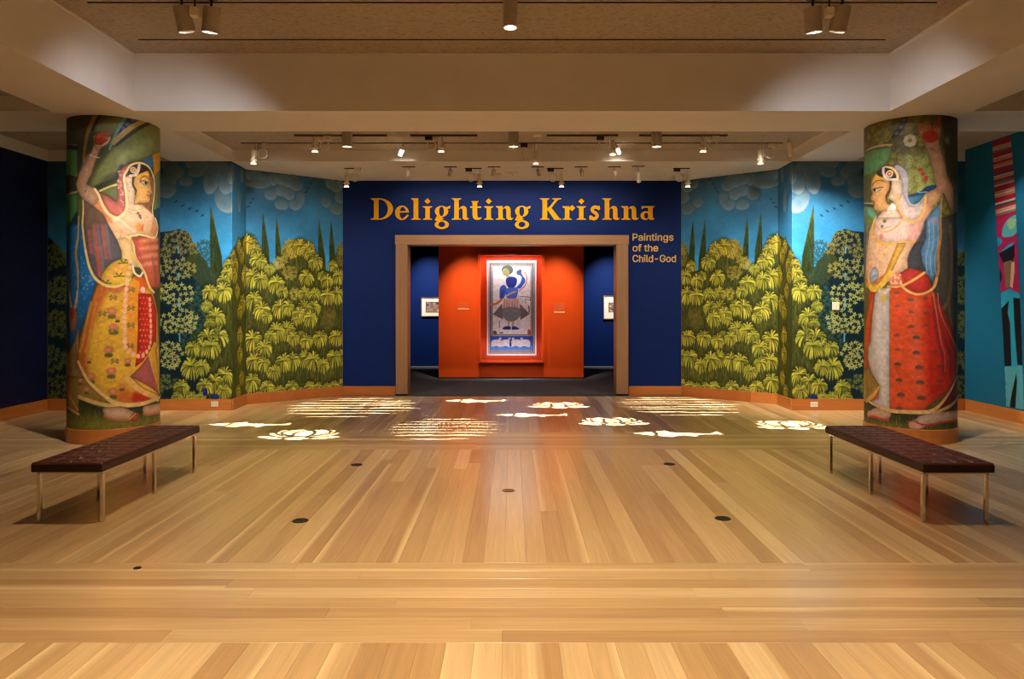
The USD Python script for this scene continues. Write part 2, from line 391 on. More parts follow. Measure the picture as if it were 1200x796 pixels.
# ------------------------------------------------------------------ ceiling: beams, soffits and coffers
ce = thing('ceiling', kind='structure')
part(ce, 'coffer_ceiling', bx(-XB0, XB0, -3.0, YB0, HC1, HC1 + 0.1), 'ceiling_board')
part(ce, 'coffer_ceiling', bx(-XB0, XB0, YB1, YM, HC2, HC2 + 0.1), 'ceiling_board')
for s in (-1, 1):
    xe = -XL if s < 0 else XR
    for ya, yb in ((-3.0, 3.53), (4.49, YB0), (YB1, YM)):
        a, b = sorted((s * XB1, s * xe)); part(ce, 'coffer_ceiling', bx(a, b, ya, yb, HC2, HC2 + 0.1), 'ceiling_board')
    a, b = sorted((s * XB0, s * XB1))
    part(ce, 'beam', bx(a, b, -3.0, 3.53, HS, HC1 + 0.1), 'beam_paint')
    part(ce, 'beam', bx(a, b, 4.49, YB0, HS, HC1 + 0.1), 'beam_paint')
    part(ce, 'beam', bx(a, b, YB1, YM, HS, HC1 + 0.1), 'beam_paint')
    if s < 0: part(ce, 'fascia', bx(XL - 0.15, XL, -3.0, YM, HS, HC2 + 0.1), 'beam_paint')
part(ce, 'beam', bx(XL, XR, YB0, YB1, HS, HC1 + 0.1), 'beam_paint')
part(ce, 'beam', bx(XL, XR, 3.53, 4.49, HS, HC1 + 0.1), 'beam_paint')
part(ce, 'soffit', bx(XL - 0.15, XR + 0.15, YM, YT + 0.3, HS, HC2 + 0.1), 'beam_paint')
for s in (-1, 1):
    a, b = sorted((s * XB0, s * (XB0 - 0.022)))
    part(ce, 'coffer_trim', bx(a, b, 4.49, YB0, HC1 - 0.02, HC1), 'beam_paint')
    part(ce, 'coffer_trim', bx(a, b, YB1, YM, HC2 - 0.012, HC2), 'beam_paint')
part(ce, 'coffer_trim', bx(-XB0, XB0, YB0 - 0.02, YB0, HC1 - 0.015, HC1), 'beam_paint')

# ------------------------------------------------------------------ inner room
solo('wall_far', bx(-6.2, 6.2, YBACK, YBACK + 0.15, 0, HS + 0.2), 'navy_paint', kind='structure')
solo('wall_inner_left', bx(-6.2, -6.05, YT + 0.3, YBACK, 0, HS + 0.2), 'navy_paint', kind='structure')
solo('wall_inner_right', bx(6.05, 6.2, YT + 0.3, YBACK, 0, HS + 0.2), 'navy_paint', kind='structure')
solo('ceiling_inner', bx(-6.2, 6.2, YT + 0.3, YBACK + 0.15, HS + 0.2, HS + 0.3), 'dark_void', kind='structure')
# orange display wall with a recessed case
OX0, OX1, OZ = -1.572, 1.536, 3.62
CX0, CX1, CZ0, CZ1 = -0.672, 0.638, 0.405, 2.635
od = thing('display_wall', 'freestanding orange wall with a tall recessed picture case, seen through the doorway', 'wall', base=((OX0 + OX1) / 2, YO, 0))
part(od, 'wall_panel', [bx(OX0, CX0, YO, YO + 0.5, 0.03, OZ), bx(CX1, OX1, YO, YO + 0.5, 0.03, OZ), bx(CX0, CX1, YO, YO + 0.5, 0.03, CZ0), bx(CX0, CX1, YO, YO + 0.5, CZ1, OZ)], 'orange_paint')
part(od, 'case_back', bx(CX0, CX1, YO + 0.22, YO + 0.5, CZ0, CZ1), 'orange_paint')
part(od, 'plinth', bx(OX0 + 0.02, OX1 - 0.02, YO + 0.02, YO + 0.48, 0.006, 0.03), 'dark_void')
fw, fp = 0.05, 0.13
part(od, 'case_frame', [bx(CX0 - fw, CX0, YO - fp, YO, CZ0 - fw, CZ1 + fw), bx(CX1, CX1 + fw, YO - fp, YO, CZ0 - fw, CZ1 + fw),
                        bx(CX0, CX1, YO - fp, YO, CZ1, CZ1 + fw), bx(CX0, CX1, YO - fp, YO, CZ0 - fw, CZ0)], 'orange_paint', label='projecting orange frame of the picture case')
part(od, 'glass_pane', bx(CX0, CX1, YO - fp + 0.02, YO - fp + 0.026, CZ0, CZ1), 'case_glass')
lp = fresh(od.path, 'lamp')
rl = UsdLux.RectLight.Define(stage, lp); rl.CreateWidthAttr(1.1); rl.CreateHeightAttr(0.05); rl.CreateNormalizeAttr(True)
rl.CreateIntensityAttr(P_CASE); rl.CreateColorAttr(Gf.Vec3f(0.80, 0.86, 1.0))
a = np.array([(CX0 + CX1) / 2, YO - 0.03, CZ1 - 0.03]); b = np.array([(CX0 + CX1) / 2, YO + 0.10, 1.2])
rl.AddTransformOp().Set(Gf.Matrix4d(*frame_to(a - od.base, 2 * (a - od.base) - (b - od.base)).T.ravel().tolist()))
lp = fresh(od.path, 'lamp')
rl = UsdLux.RectLight.Define(stage, lp); rl.CreateWidthAttr(1.1); rl.CreateHeightAttr(0.04); rl.CreateNormalizeAttr(True)
rl.CreateIntensityAttr(P_CASE * .30); rl.CreateColorAttr(Gf.Vec3f(0.86, 0.82, 1.0))
a = np.array([(CX0 + CX1) / 2, YO - 0.07, CZ0 + 0.02]); b = np.array([(CX0 + CX1) / 2, YO + 0.16, 1.6])
rl.AddTransformOp().Set(Gf.Matrix4d(*frame_to(a - od.base, 2 * (a - od.base) - (b - od.base)).T.ravel().tolist()))

# ------------------------------------------------------------------ painting on surfaces: a canvas is a grid of points with colours
class Canvas:
    def __init__(s, us, vs, base):
        s.us, s.vs = np.asarray(us, float), np.asarray(vs, float)
        s.c = np.empty((len(vs), len(us), 3)); s.c[:] = np.asarray(base, float) / 255
        s.px = float(np.min(np.diff(s.us)))
    def win(s, u0, u1, v0, v1):
        i0, i1 = np.searchsorted(s.us, [u0, u1]); j0, j1 = np.searchsorted(s.vs, [v0, v1])
        return (slice(j0, j1), slice(i0, i1)) if i1 > i0 and j1 > j0 else None
    def blend(s, w, cov, col):
        if callable(col):
            U, V = np.meshgrid(s.us[w[1]], s.vs[w[0]]); col = np.asarray(col(U, V)) / 255
        else: col = np.asarray(col, float) / 255
        s.c[w] += cov[..., None] * (col - s.c[w])
    def fill(s, p, col, alpha=1.0, soft=None, edge=None):
        p = np.asarray(p, float); soft = soft or s.px * 1.3
        w = s.win(p[:, 0].min() - soft, p[:, 0].max() + soft, p[:, 1].min() - soft, p[:, 1].max() + soft)
        if w is None: return
        U, V = np.meshgrid(s.us[w[1]], s.vs[w[0]])
        ins = np.zeros(U.shape, bool); d2 = np.full(U.shape, 1e9)
        for (x0, y0), (x1, y1) in zip(p, np.roll(p, -1, 0)):
            if y0 != y1: ins ^= ((y0 > V) != (y1 > V)) & (U < (x1 - x0) * (V - y0) / (y1 - y0) + x0)
            dx, dy = x1 - x0, y1 - y0
            t = np.clip(((U - x0) * dx + (V - y0) * dy) / (dx * dx + dy * dy + 1e-12), 0, 1)
            d2 = np.minimum(d2, (U - x0 - t * dx) ** 2 + (V - y0 - t * dy) ** 2)
        d = np.sqrt(d2)
        if edge: base = np.asarray(col, float); col = lambda U, V: base * (1 - edge[1] * np.exp(-d / edge[0]))[..., None]
        s.blend(w, alpha * np.clip(0.5 + np.where(ins, 1, -1) * d / soft, 0, 1), col)
    def stroke(s, p, width, col, alpha=1.0, soft=None):
        p = np.asarray(p, float); soft = soft or s.px * 1.3
        r = np.broadcast_to(np.asarray(width, float) / 2, (len(p),)); m = r.max() + soft
        w = s.win(p[:, 0].min() - m, p[:, 0].max() + m, p[:, 1].min() - m, p[:, 1].max() + m)
        if w is None: return
        U, V = np.meshgrid(s.us[w[1]], s.vs[w[0]]); sd = np.full(U.shape, -1e9)
        for k in range(len(p) - 1):
            (x0, y0), (x1, y1) = p[k], p[k + 1]; dx, dy = x1 - x0, y1 - y0
            t = np.clip(((U - x0) * dx + (V - y0) * dy) / (dx * dx + dy * dy + 1e-12), 0, 1)
            sd = np.maximum(sd, r[k] + t * (r[k + 1] - r[k]) - np.hypot(U - x0 - t * dx, V - y0 - t * dy))
        s.blend(w, alpha * np.clip(0.5 + sd / soft, 0, 1), col)
    def dot(s, u, v, ru, rv, col, alpha=1.0, soft=None):
        soft = soft or s.px * 1.3
        w = s.win(u - ru - soft, u + ru + soft, v - rv - soft, v + rv + soft)
        if w is None: return
        U, V = np.meshgrid(s.us[w[1]], s.vs[w[0]])
        e = np.hypot((U - u) / ru, (V - v) / rv)
        s.blend(w, alpha * np.clip(0.5 + (1 - e) * min(ru, rv) / soft, 0, 1), col)
    def mottle(s, amt, scale, seed, octaves=4):
        U, V = np.meshgrid(s.us, s.vs)
        n = meshkit.fbm(np.stack([U * scale, V * scale, np.full_like(U, seed * 7.3)], -1), octaves, seed)
        s.c *= (1 + amt * (n - 0.5) * 2)[..., None]
def painted(t, name, cv, place, flip=False, mat_name='print', keep=None, solo_args=None):
    """Turns the canvas into a mesh: place(U, V) gives the points."""
    U, V = np.meshgrid(cv.us, cv.vs); c = cv.c
    P = place(U, V)
    H, W = U.shape
    i = np.arange(H * W).reshape(H, W)
    q = np.stack([i[:-1, :-1], i[:-1, 1:], i[1:, 1:], i[1:, :-1]], -1).reshape(-1, 4)
    if flip: q = q[:, ::-1]
    if keep is not None:
        ok = keep(P).ravel(); q = q[ok[q].all(1)]
        idx = np.unique(q); mp = np.zeros(H * W, int); mp[idx] = np.arange(len(idx)); q = mp[q]
        P, c = P.reshape(-1, 3)[idx], c.reshape(-1, 3)[idx]
    v = P.reshape(-1, 3)
    p = fresh(t.path if t else '/World', name)
    m = UsdGeom.Mesh.Define(stage, p)
    m.CreatePointsAttr(Vt.Vec3fArray.FromNumpy((v - (t.base if t else 0)).astype(np.float32)))
    m.CreateFaceVertexCountsAttr(Vt.IntArray.FromNumpy(np.full(len(q), 4, np.int32)))
    m.CreateFaceVertexIndicesAttr(Vt.IntArray.FromNumpy(q.astype(np.int32).ravel()))
    m.CreateSubdivisionSchemeAttr('none')
    UsdGeom.PrimvarsAPI(m).CreatePrimvar('paint', Sdf.ValueTypeNames.Color3fArray, 'vertex').Set(Vt.Vec3fArray.FromNumpy(lin(np.clip(c.reshape(-1, 3), 0, 1)).astype(np.float32)))
    UsdShade.MaterialBindingAPI.Apply(m.GetPrim()).Bind(M[mat_name])
    if solo_args: tag(m.GetPrim(), *solo_args)
    return p

# ------------------------------------------------------------------ the garden murals
SEG = [0.0]
for a, b in zip(PATH[:-1], PATH[1:]): SEG.append(SEG[-1] + math.hypot(b[0] - a[0], b[1] - a[1]))
def wall_sv(x, y):
    """A point of the left mural (measured in the photograph) as (distance along the wall, height)."""
    k = (x - CX) / F
    for i, (a, b) in enumerate(zip(PATH[:-1], PATH[1:])):
        if i == 0 and x <= 272.0 or i == 1 and x <= 288.0 or i == 2:
            dx, dy = b[0] - a[0], b[1] - a[1]
            t = (k * a[1] - a[0]) / (dx - k * dy)
            Y = a[1] + t * dy
            return SEG[i] + t * math.hypot(dx, dy), EYE + (HY - y) * Y / F
def place_mural(U, V, side=-1):
    P = np.zeros(U.shape + (3,)); P[..., 2] = V
    for i, (a, b) in enumerate(zip(PATH[:-1], PATH[1:])):
        m = (U >= SEG[i]) & ((U <= SEG[i + 1]) | (i == 2)); L = SEG[i + 1] - SEG[i]
        d = np.array([b[0] - a[0], b[1] - a[1]]) / L; n = np.array([d[1], -d[0]]) * 0.003
        P[m, 0] = a[0] + d[0] * (U[m] - SEG[i]) + n[0]; P[m, 1] = a[1] + d[1] * (U[m] - SEG[i]) + n[1]
    if side > 0: P[..., 0] *= -1
    return P
us = np.unique(np.concatenate([np.arange(0.01, SEG[3] - 0.004, 0.0085), [SEG[1], SEG[2], SEG[3] - 0.004]]))
us = us[np.concatenate([[True], np.diff(us) > 0.002])]
cv = Canvas(us, np.append(np.arange(BASEH, HS - 0.003, 0.0085), HS - 0.003), (40, 104, 150)); cv.px = 0.0085
rg = np.random.default_rng(11)
PXM = 10.93 / F
U, V = np.meshgrid(cv.us, cv.vs)
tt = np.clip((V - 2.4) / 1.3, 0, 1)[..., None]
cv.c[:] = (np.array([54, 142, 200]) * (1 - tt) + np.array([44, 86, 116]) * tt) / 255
cv.mottle(0.22, 2.2, 3, 5)
def wp(pts): return np.array([wall_sv(x, y) for x, y in pts])
# clouds: overlapping lobes with pale rims
def lobe(x, y, rx, ry, rot=0.0):
    u, v = wall_sv(x, y); k = PXM; a = np.linspace(0, 2 * PI, 22, endpoint=False)
    rx, ry = rx * k, ry * k
    wob = 1 + 0.05 * np.sin(3 * a + x)
    ex, ey = rx * np.cos(a) * wob, ry * np.sin(a) * wob
    p = np.stack([u + ex * math.cos(rot) - ey * math.sin(rot), v + ex * math.sin(rot) + ey * math.cos(rot)], 1)
    cv.fill(p, (44, 92, 122), 0.55, soft=0.06)
    cv.fill(p, lambda U, V: np.clip(np.array([106, 124, 136]) + np.clip((v - V) / ry, -1, 1)[..., None] * np.array([30, 26, 22]), 0, 255), 0.85, soft=0.022)
    q = np.array([u, v]) + (p - [u, v]) * 0.70 + [0, 0.12 * ry]
    cv.fill(q, (80, 112, 132), 0.75, soft=0.09)
for L in [(198, 192, 10, 8), (226, 191, 9, 7), (240, 195, 9, 10), (229, 202, 9, 6), (203, 202, 12, 10), (218, 212, 8, 6), (196, 212, 11, 10), (195, 223, 12, 9), (255, 197, 14, 13), (247, 212, 9, 16), (262, 236, 9, 16, 0.5),
          (266, 214, 10, 14), (272, 204, 6, 12), (280, 234, 6, 16), (283, 205, 6, 9), (296, 205, 10, 8), (306, 212, 13, 9), (300, 216, 14, 5), (320, 210, 6, 8), (337, 211, 17, 10), (347, 217, 9, 8), (330, 224, 9, 7),
          (339, 228, 8, 7), (317, 228, 8, 7), (352, 233, 6, 9), (330, 240, 9, 7), (346, 240, 9, 7), (387, 214, 7, 9), (394, 220, 8, 7), (400, 214, 6, 8), (400, 232, 10, 8), (382, 237, 7, 7), (394, 245, 9, 8)]: lobe(*L)
# birds
for pts in ([(206.5, 236.5), (214.5, 241), (222.5, 244.5), (230.5, 247.5), (237.5, 252.5)], [(296.5, 233), (293.5, 237.5), (290.8, 242.5)], [(367.5, 211), (364.5, 215.5), (361.5, 220.5), (359, 225)]):
    for x, y in pts:
        u, v = wall_sv(x, y); cv.stroke([(u - 0.03, v - 0.016), (u, v), (u + 0.026, v + 0.018)], [0.004, 0.022, 0.004], (20, 40, 60))
# cypresses
for tip, bl, br, yb in ((246.5, 246.5, 261, 326), (308, 307, 316, 312), (324, 323, 330, 306), (373.5, 373, 382, 322), (388, 386, 394, 318)):
    yt = {246.5: 240, 308: 250, 324: 255, 373.5: 257, 388: 259}[tip]
    cv.fill(wp([(tip, yt), (tip + (br - tip) * 0.45, yt + (yb - yt) * 0.35), (br - 1, yt + (yb - yt) * 0.7), (br, yb), (bl, yb), (bl - 0.3, yt + (yb - yt) * 0.5)]), (38, 52, 20))
    for k in range(40):
        f = rg.uniform(0.12, 1); g = rg.uniform(0.05, 0.95)
        x = bl + (tip + (br - tip) * min(1, f * 1.3) - bl) * g; y = yt + (yb - yt) * f
        u, v = wall_sv(x, y); cv.stroke([(u, v), (u + 0.004, v + 0.09)], [0.008, 0.003], (92, 96, 26), 0.6)
# wooded background
sky_line = [(18, 300), (40, 268), (60, 280), (90, 320), (130, 300), (160, 330), (188, 272), (200, 271), (210, 268.5), (220, 272), (226, 284), (231, 292), (236, 300), (241, 305), (245, 313), (252, 318), (262, 324), (266, 306), (272, 294), (279, 281), (285, 276.5), (292, 279), (299, 284), (302, 294), (311, 302), (318, 318), (323, 318), (328, 304),
            (333, 287), (342, 280.5), (352, 280), (362, 287), (366, 296), (373, 300), (381, 317), (386, 318), (391, 306), (395, 293), (399, 286), (404, 283)]
u0, uE = cv.us[0], cv.us[-1]
line = [p for p in (wall_sv(*q) for q in sky_line)]
line = sorted(line)
cv.fill(np.array([(u0 - 0.1, 0)] + line + [(uE + 0.1, line[-1][1]), (uE + 0.1, 0)]), lambda U, V: np.where((U < SEG[1] - 0.45 + 0.25 * np.sin(V * 5))[..., None], np.array([12, 36, 46.]), np.array([54, 62, 28.])))
# soft hanging greenery
for k in range(7500):
    u = rg.uniform(SEG[1] - 0.35, uE); x = np.interp(u, [p[0] for p in line], [p[1] for p in line]); v = rg.uniform(0.17, max(0.2, x - 0.03))
    L = rg.uniform(0.05, 0.16); g = rg.random()
    cv.stroke([(u, v), (u + rg.uniform(-0.012, 0.012), v - L)], [0.012, 0.003], (34 + 100 * g, 46 + 84 * g, 18 + 30 * g), 0.6)
def star(u, v, r, c, n=5, al=1.0):
    a0 = rg.uniform(0, PI)
    for k in range(n):
        a = a0 + 2 * PI * k / n + rg.uniform(-0.2, 0.2); L = r * rg.uniform(0.8, 1.1)
        cv.stroke([(u + 0.12 * L * math.cos(a), v + 0.12 * L * math.sin(a)), (u + 0.55 * L * math.cos(a), v + 0.55 * L * math.sin(a)), (u + L * math.cos(a), v + L * math.sin(a))], [0.010, r * 0.50, 0.008], np.array(c) * rg.uniform(0.86, 1.1), al)
    cv.dot(u, v, r * 0.12, r * 0.12, (120, 70, 30), al)
def bush(x, y, rx, ry, c, r=0.040, step=0.064, al=1.0):
    u, v = wall_sv(x, y); rx, ry = rx * PXM, ry * PXM
    pts = []
    for _ in range(4000):
        a = rg.uniform(-1, 1, 2)
        if a @ a > 1: continue
        q = (u + a[0] * rx, v + a[1] * ry)
        if all((q[0] - o[0]) ** 2 + (q[1] - o[1]) ** 2 > step * step for o in pts): pts.append(q)
    for q in pts: star(q[0], q[1], r * rg.uniform(0.85, 1.15), c, al=al)
DULL, YEL, MID = (70, 104, 72), (186, 188, 104), (140, 140, 62)
for b in [(240, 300, 12, 18, (40, 72, 70)), (243, 330, 14, 14, (34, 70, 74)), (232, 362, 10, 26, (60, 98, 80)), (222, 400, 8, 24, (50, 92, 84))]: bush(*b, r=0.045, al=0.8)
for y in (300, 340, 380, 420, 455):
    for x in (30, 66, 100, 140, 170): bush(x + 8 * math.sin(y), y, 17, 15, (104, 112, 56), r=0.05)
for b in [(209, 284, 17, 13, (132, 126, 66)), (193, 297, 6, 6, (130, 124, 66)), (226, 292, 5, 6, (132, 122, 60)), (208, 315, 21, 12, (158, 156, 86)), (207, 345, 22, 13, YEL), (209, 377, 23, 14.5, YEL), (200, 416, 14, 15, YEL), (196, 448, 10, 8, (110, 126, 66))]: bush(*b)
for x, y0, y1 in ((209, 290, 296), (209, 321, 328), (210, 352, 362), (210.5, 391, 400)):
    p = wp([(x, y0), (x + 0.3, y1)]); cv.stroke(p, [0.02, 0.028], (120, 170, 178), 0.85)
    q = wp([(x - 3.5, y0 - 2), (x, y0 + 2)]); cv.stroke(q, [0.008, 0.016], (120, 170, 178), 0.8)
# palms: short leaves up and out, long ones hanging
def palm(x, y, sc=1.0, warm=0.5, al=1.0):
    u, v = wall_sv(x, y); sc *= PXM * 11.4
    cv.dot(u, v - 0.15 * sc, 0.80 * sc, 0.95 * sc, (24, 34, 20), 0.8, soft=0.55 * sc)
    cA, cB = np.array([232, 222, 88.]), np.array([156, 168, 56.])
    cw = np.array([222, 178, 46.])
    leaves = []
    for k in range(15):                                           # long hanging leaves
        a = math.radians(-90 + (k - 7) * 11.5 + rg.uniform(-4, 4))
        leaves.append((a, (1.45 - 0.45 * (abs(k - 7) / 7) ** 1.5) * rg.uniform(.9, 1.06), 0))
    for a in (-8, 14, 38, 64, 92, 118, 142, 166, 188): leaves.append((math.radians(a + rg.uniform(-8, 8)), rg.uniform(0.62, 0.85), 1))
    rg.shuffle(leaves)
    leaves.sort(key=lambda l: (-l[2], -l[1]))
    for a, L, up in leaves:
        L *= sc; dx, dy = math.cos(a), math.sin(a)
        if up: p = [(u, v), (u + .5 * L * dx, v + .5 * L * dy + .10 * L), (u + .85 * L * dx, v + .85 * L * dy - .02 * L), (u + 1.02 * L * dx, v + L * dy - .24 * L * abs(dx) - .02 * L)]
        else: p = [(u + .02 * sc * dx, v), (u + .52 * L * dx, v + .34 * L * dy + .06 * L * abs(dx)), (u + .78 * L * dx, v + .68 * L * dy), (u + .86 * L * dx, v + L * dy)]
        g = rg.random(); c = (cA * g + cB * (1 - g)) * (1 - 0.5 * warm) + cw * 0.5 * warm
        w = (0.15 if up else 0.17) * sc * rg.uniform(0.8, 1.15)
        p = spline(p, 3, False); n = len(p); wd = w * np.interp(np.linspace(0, 1, n), [0, .35, .75, 1], [.35, .9, .9, .12])
        cv.stroke(np.array(p) + [0.06 * sc, -0.06 * sc], wd, (36, 46, 18), 0.6 * al)
        cv.stroke(p, wd, c * rg.uniform(0.78, 1.06), al)
for b in [(342, 294, 8, 9, (190, 170, 70)), (327, 309, 6, 7, (176, 166, 70)), (339, 319, 9, 9, (150, 146, 66)), (345, 345, 5, 8, (180, 176, 70)), (384, 376, 9, 10, (96, 92, 40)), (400, 300, 5, 12, (120, 112, 44)), (392, 312, 6, 6, (120, 112, 44)), (386, 368, 8, 5, (110, 98, 44))]: bush(*b, r=0.036, step=0.045)
for b in [(343, 287, 9, 6, (170, 156, 64)), (354, 284, 8, 4, (164, 150, 60)), (334, 298, 5, 10, (150, 142, 60)), (399, 292, 6, 8, (136, 128, 52))]: bush(*b, r=0.036, step=0.045)
PALMS = [(280, 286, .8, 1), (274, 298, .8, 1), (270, 309, .8, .9), (267, 318, .8, .6), (294, 282, .8, .8), (299, 291, .8, .5), (307, 306, .7, .3), (364, 296, .8, .7), (367, 306, .7, .4), (289, 283, 1.1, 1), (283, 296, .9, 1), (276, 308, .9, 1), (352, 287, 1.0, .9), (361, 291, 1.0, .9), (275, 320, .9, 1), (302.5, 303, 1.05, .3), (370, 305, 1.0, .4), (316, 314, .7, 0), (390, 310, .7, .5), (287, 320, 1.2, .7), (296, 322, 1.15, .5), (306, 326, 1.0, .2), (262, 328, .8, .2), (359, 323, 1.0, .3), (383, 327, .9, .4), (397, 322, 1.0, .4), (324, 330, 1.1, .2), (378, 322, .7, .3),
         (262, 339, 1.1, .1), (246, 340, .9, .2), (331, 340, .8, 0), (357, 342, .9, .4), (369, 343, .9, .2), (384, 345, 1.05, .3), (395, 343, 1.05, .3), (278, 338, .8, 1), (284, 353, 1.1, .8), (297.5, 349, 1.1, .2), (307, 361, 1.1, .2), (313, 370, .7, 0), (328.5, 358, 1.1, .2), (338, 358, .9, .2), (346, 374, .6, .2), (357, 360, 1.2, .1), (351, 366, 1.0, .1), (364, 371, 1.0, .1), (368, 358, 1.0, .2), (243, 357, .7, .1),
         (253, 370, 1.15, .1), (246, 378, .7, 0), (281, 362, .9, 1), (324, 386, 1.15, .1), (336, 384, 1.2, .1), (317, 392, .8, .1), (344, 394, .9, .1), (352, 393, .8, .3), (359, 398, .9, .2), (375, 394, 1.05, .2), (394, 393, 1.05, .5), (403, 396, .8, .4), (244, 395, 1.3, .05), (256, 392, 1.2, .05), (238, 404, 1.0, .05), (248, 404, 1.1, .1), (226, 406, .9, .1), (281, 390, 1.0, 1), (296, 396, 1.25, .3), (309, 406, 1.1, .1),
         (224, 428, 1.2, .1), (237, 428, .9, .15), (281, 412, 1.0, .9), (298, 421, 1.05, .3), (309, 424, .9, .2), (332, 422, 1.1, .1), (343, 420, 1.1, .15), (321, 434, .9, .1), (357, 418, 1.05, .2), (367, 420, 1.1, .15), (379, 426, .9, .2), (391, 417, 1.1, .2), (401, 416, 1.0, .3), (264, 438, 1.1, .1), (252, 446, 1.1, .15), (240, 450, .95, .2), (213, 452, 1.0, .1), (283, 440, .9, .8), (295, 445, 1.15, .15), (313, 452, 1.0, .1), (328, 456, .7, .1), (342, 452, .95, .1), (363, 452, .9, .1), (373, 452, .7, .1), (383, 453, .7, .1), (391, 451, .8, .1), (401, 449, .8, .2), (208, 464, .7, .1), (225, 464, .7, .1), (236, 464, .6, .1), (262, 456, .9, .2), (279, 456, .8, .6), (303, 462, .5, .2), (353, 457, .5, .1)]
for p in sorted(PALMS, key=lambda p: p[1]): palm(*p)
cv.mottle(0.10, 9.0, 5, 3)
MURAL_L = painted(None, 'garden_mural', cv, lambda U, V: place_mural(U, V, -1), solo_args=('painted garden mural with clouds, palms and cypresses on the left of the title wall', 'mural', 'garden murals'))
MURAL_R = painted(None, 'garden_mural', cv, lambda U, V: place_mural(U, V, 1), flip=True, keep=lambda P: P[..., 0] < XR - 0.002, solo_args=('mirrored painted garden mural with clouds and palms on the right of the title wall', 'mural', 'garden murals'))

# ------------------------------------------------------------------ the two painted columns
def col_grid():
    f = np.arange(-0.72 * PI, 0.72 * PI, 0.006 / COLR); k = np.arange(0.72 * PI, 1.28 * PI, 0.03 / COLR)
    th = np.append(np.concatenate([f, k]), 1.28 * PI)
    return th * COLR, np.append(np.arange(BASEH, HS, 0.006), HS)
def col_maps(sx):
    """(photograph point -> (u, v) on the column wrap, (u, v) -> world): u runs round the column, 0 facing the camera."""
    cx, cy = sx * COLX, COLY; D = math.hypot(cx, cy); face = math.atan2(-cx, -cy)         # direction to the camera, from +y towards +x
    def uv(x, y):
        k = (x - CX) / F; n = math.hypot(k, 1)
        dx, dy = k / n, 1 / n
        b = dx * cx + dy * cy; h = abs(cx * dy - cy * dx); h = min(h, COLR * 0.9995)
        t = b - math.sqrt(max(COLR ** 2 - h ** 2, 0))
        px, py = dx * t - cx, dy * t - cy
        a = math.atan2(px, py) - face
        a = -((a + PI) % (2 * PI) - PI)
        if abs(cx * dy - cy * dx) > COLR * 0.9995: a *= 1.02
        return a * COLR, EYE + (HY - y) * (t * dy) / F
    def place(U, V):
        a = face - U / COLR
        return np.stack([cx + COLR * np.sin(a), cy + COLR * np.cos(a), V], -1)
    return uv, place
class Fig:
    """Paints with points read from zoomed crops of the photograph (scale 9.592, left edge x0)."""
    def __init__(s, cv, uv, x0): s.cv, s.uv, s.x0 = cv, uv, x0
    def pts(s, p):
        o, y0 = [], None
        for q in p:
            if not isinstance(q, tuple): y0 = {1: 125, 2: 180, 3: 255, 4: 320, 5: 385, 6: 440}[q]; continue
            o.append(s.uv(s.x0 + q[0] / 9.592, y0 + q[1] / 9.592))
        return np.array(o)
    def fill(s, p, col, sm=True, **k):
        q = s.pts(p); q = spline(q, 4) if sm else q
        if k.get('alpha', 1) >= .95 and not k.get('soft') and not callable(col):
            s.cv.fill(q, col, edge=(.035, .30), **k); s.cv.stroke(np.vstack([q, q[:1]]), .008, np.asarray(col, float) * .45, .6)
        else: s.cv.fill(q, col, **k)
    def stroke(s, p, w, col, sm=True, **k):
        q = s.pts(p); n = len(q)
        w = np.asarray(w, float) * 0.00108
        if sm:
            q = spline(q, 4, closed=False)
            if w.ndim: w = np.interp(np.linspace(0, 1, len(q)), np.linspace(0, 1, n), w)
        s.cv.stroke(q, w, col, **k)
    def dot(s, p, r, col, ry=None, **k):
        (u, v), = s.pts(p); s.cv.dot(u, v, r * 0.00108, (ry or r) * 0.00108, col, **k)
    def outline(s, p, w, col, **k): s.stroke(list(p) + [p[1]] if not isinstance(p[0], tuple) else list(p) + [p[0]], w, col, **k)
uu, vv = col_grid()
SK, SKL, CREAM, INK = (196, 146, 112), (224, 176, 134), (224, 190, 130), (44, 38, 34)

# -- left column: woman in a yellow skirt
uvL, placeL = col_maps(-1)
cL = Canvas(uu, vv, (58, 60, 38)); cL.px = 0.006
cL.mottle(0.35, 3.0, 21, 4)
f = Fig(cL, uvL, 70)
rgc = np.random.default_rng(3)
for k in range(500):                                  # leafy back of the wrap
    u = rgc.uniform(uu[0], uu[-1]); v = rgc.uniform(0.3, 3.7)
    if abs(u) < 0.95: continue
    cL.dot(u, v, 0.05, 0.09, (60, 84, 44), 0.5, soft=0.06)
f.fill([1, (400, 270), (470, 170), (600, 120), (740, 120), (660, 240), (560, 330), (480, 290)], (104, 108, 66), alpha=.9, soft=.05)
f.fill([1, (430, 780), (480, 620), (600, 480), (760, 350), (930, 230), (1050, 190), (1140, 260), (1140, 450), (1040, 540), (900, 590), (760, 620), (660, 710), (560, 760)], (104, 112, 58), alpha=.95, soft=.04)
f.fill([1, (540, 640), (640, 540), (800, 440), (980, 380), (1060, 440), (960, 540), (800, 570), (660, 640)], (136, 148, 92), alpha=.8, soft=.10)
f.stroke([2, (400, 330), (470, 200), (560, 120), (640, 60)], 90, (110, 118, 66), alpha=.8, soft=.06)
f.stroke([2, (420, 380), (520, 340), (650, 270), (700, 150)], 50, (30, 34, 30), alpha=.9, soft=.03)
f.stroke([1, (430, 55), (370, 160), (330, 250), (295, 380), (275, 520), (270, 620)], [46, 44, 40, 36, 30, 26], (132, 98, 54), soft=.012)
f.stroke([1, (470, 60), (410, 170), (370, 260)], 30, (36, 34, 28), alpha=.8)
f.fill([1, (760, 95), (980, 130), (900, 185), (790, 240), (660, 310), (640, 330), (690, 230)], (38, 54, 100), sm=False)
for q in ((820, 150), (760, 200), (870, 140), (720, 250), (800, 210)): f.dot([1, q], 24, (96, 110, 150), alpha=.7, soft=.02)
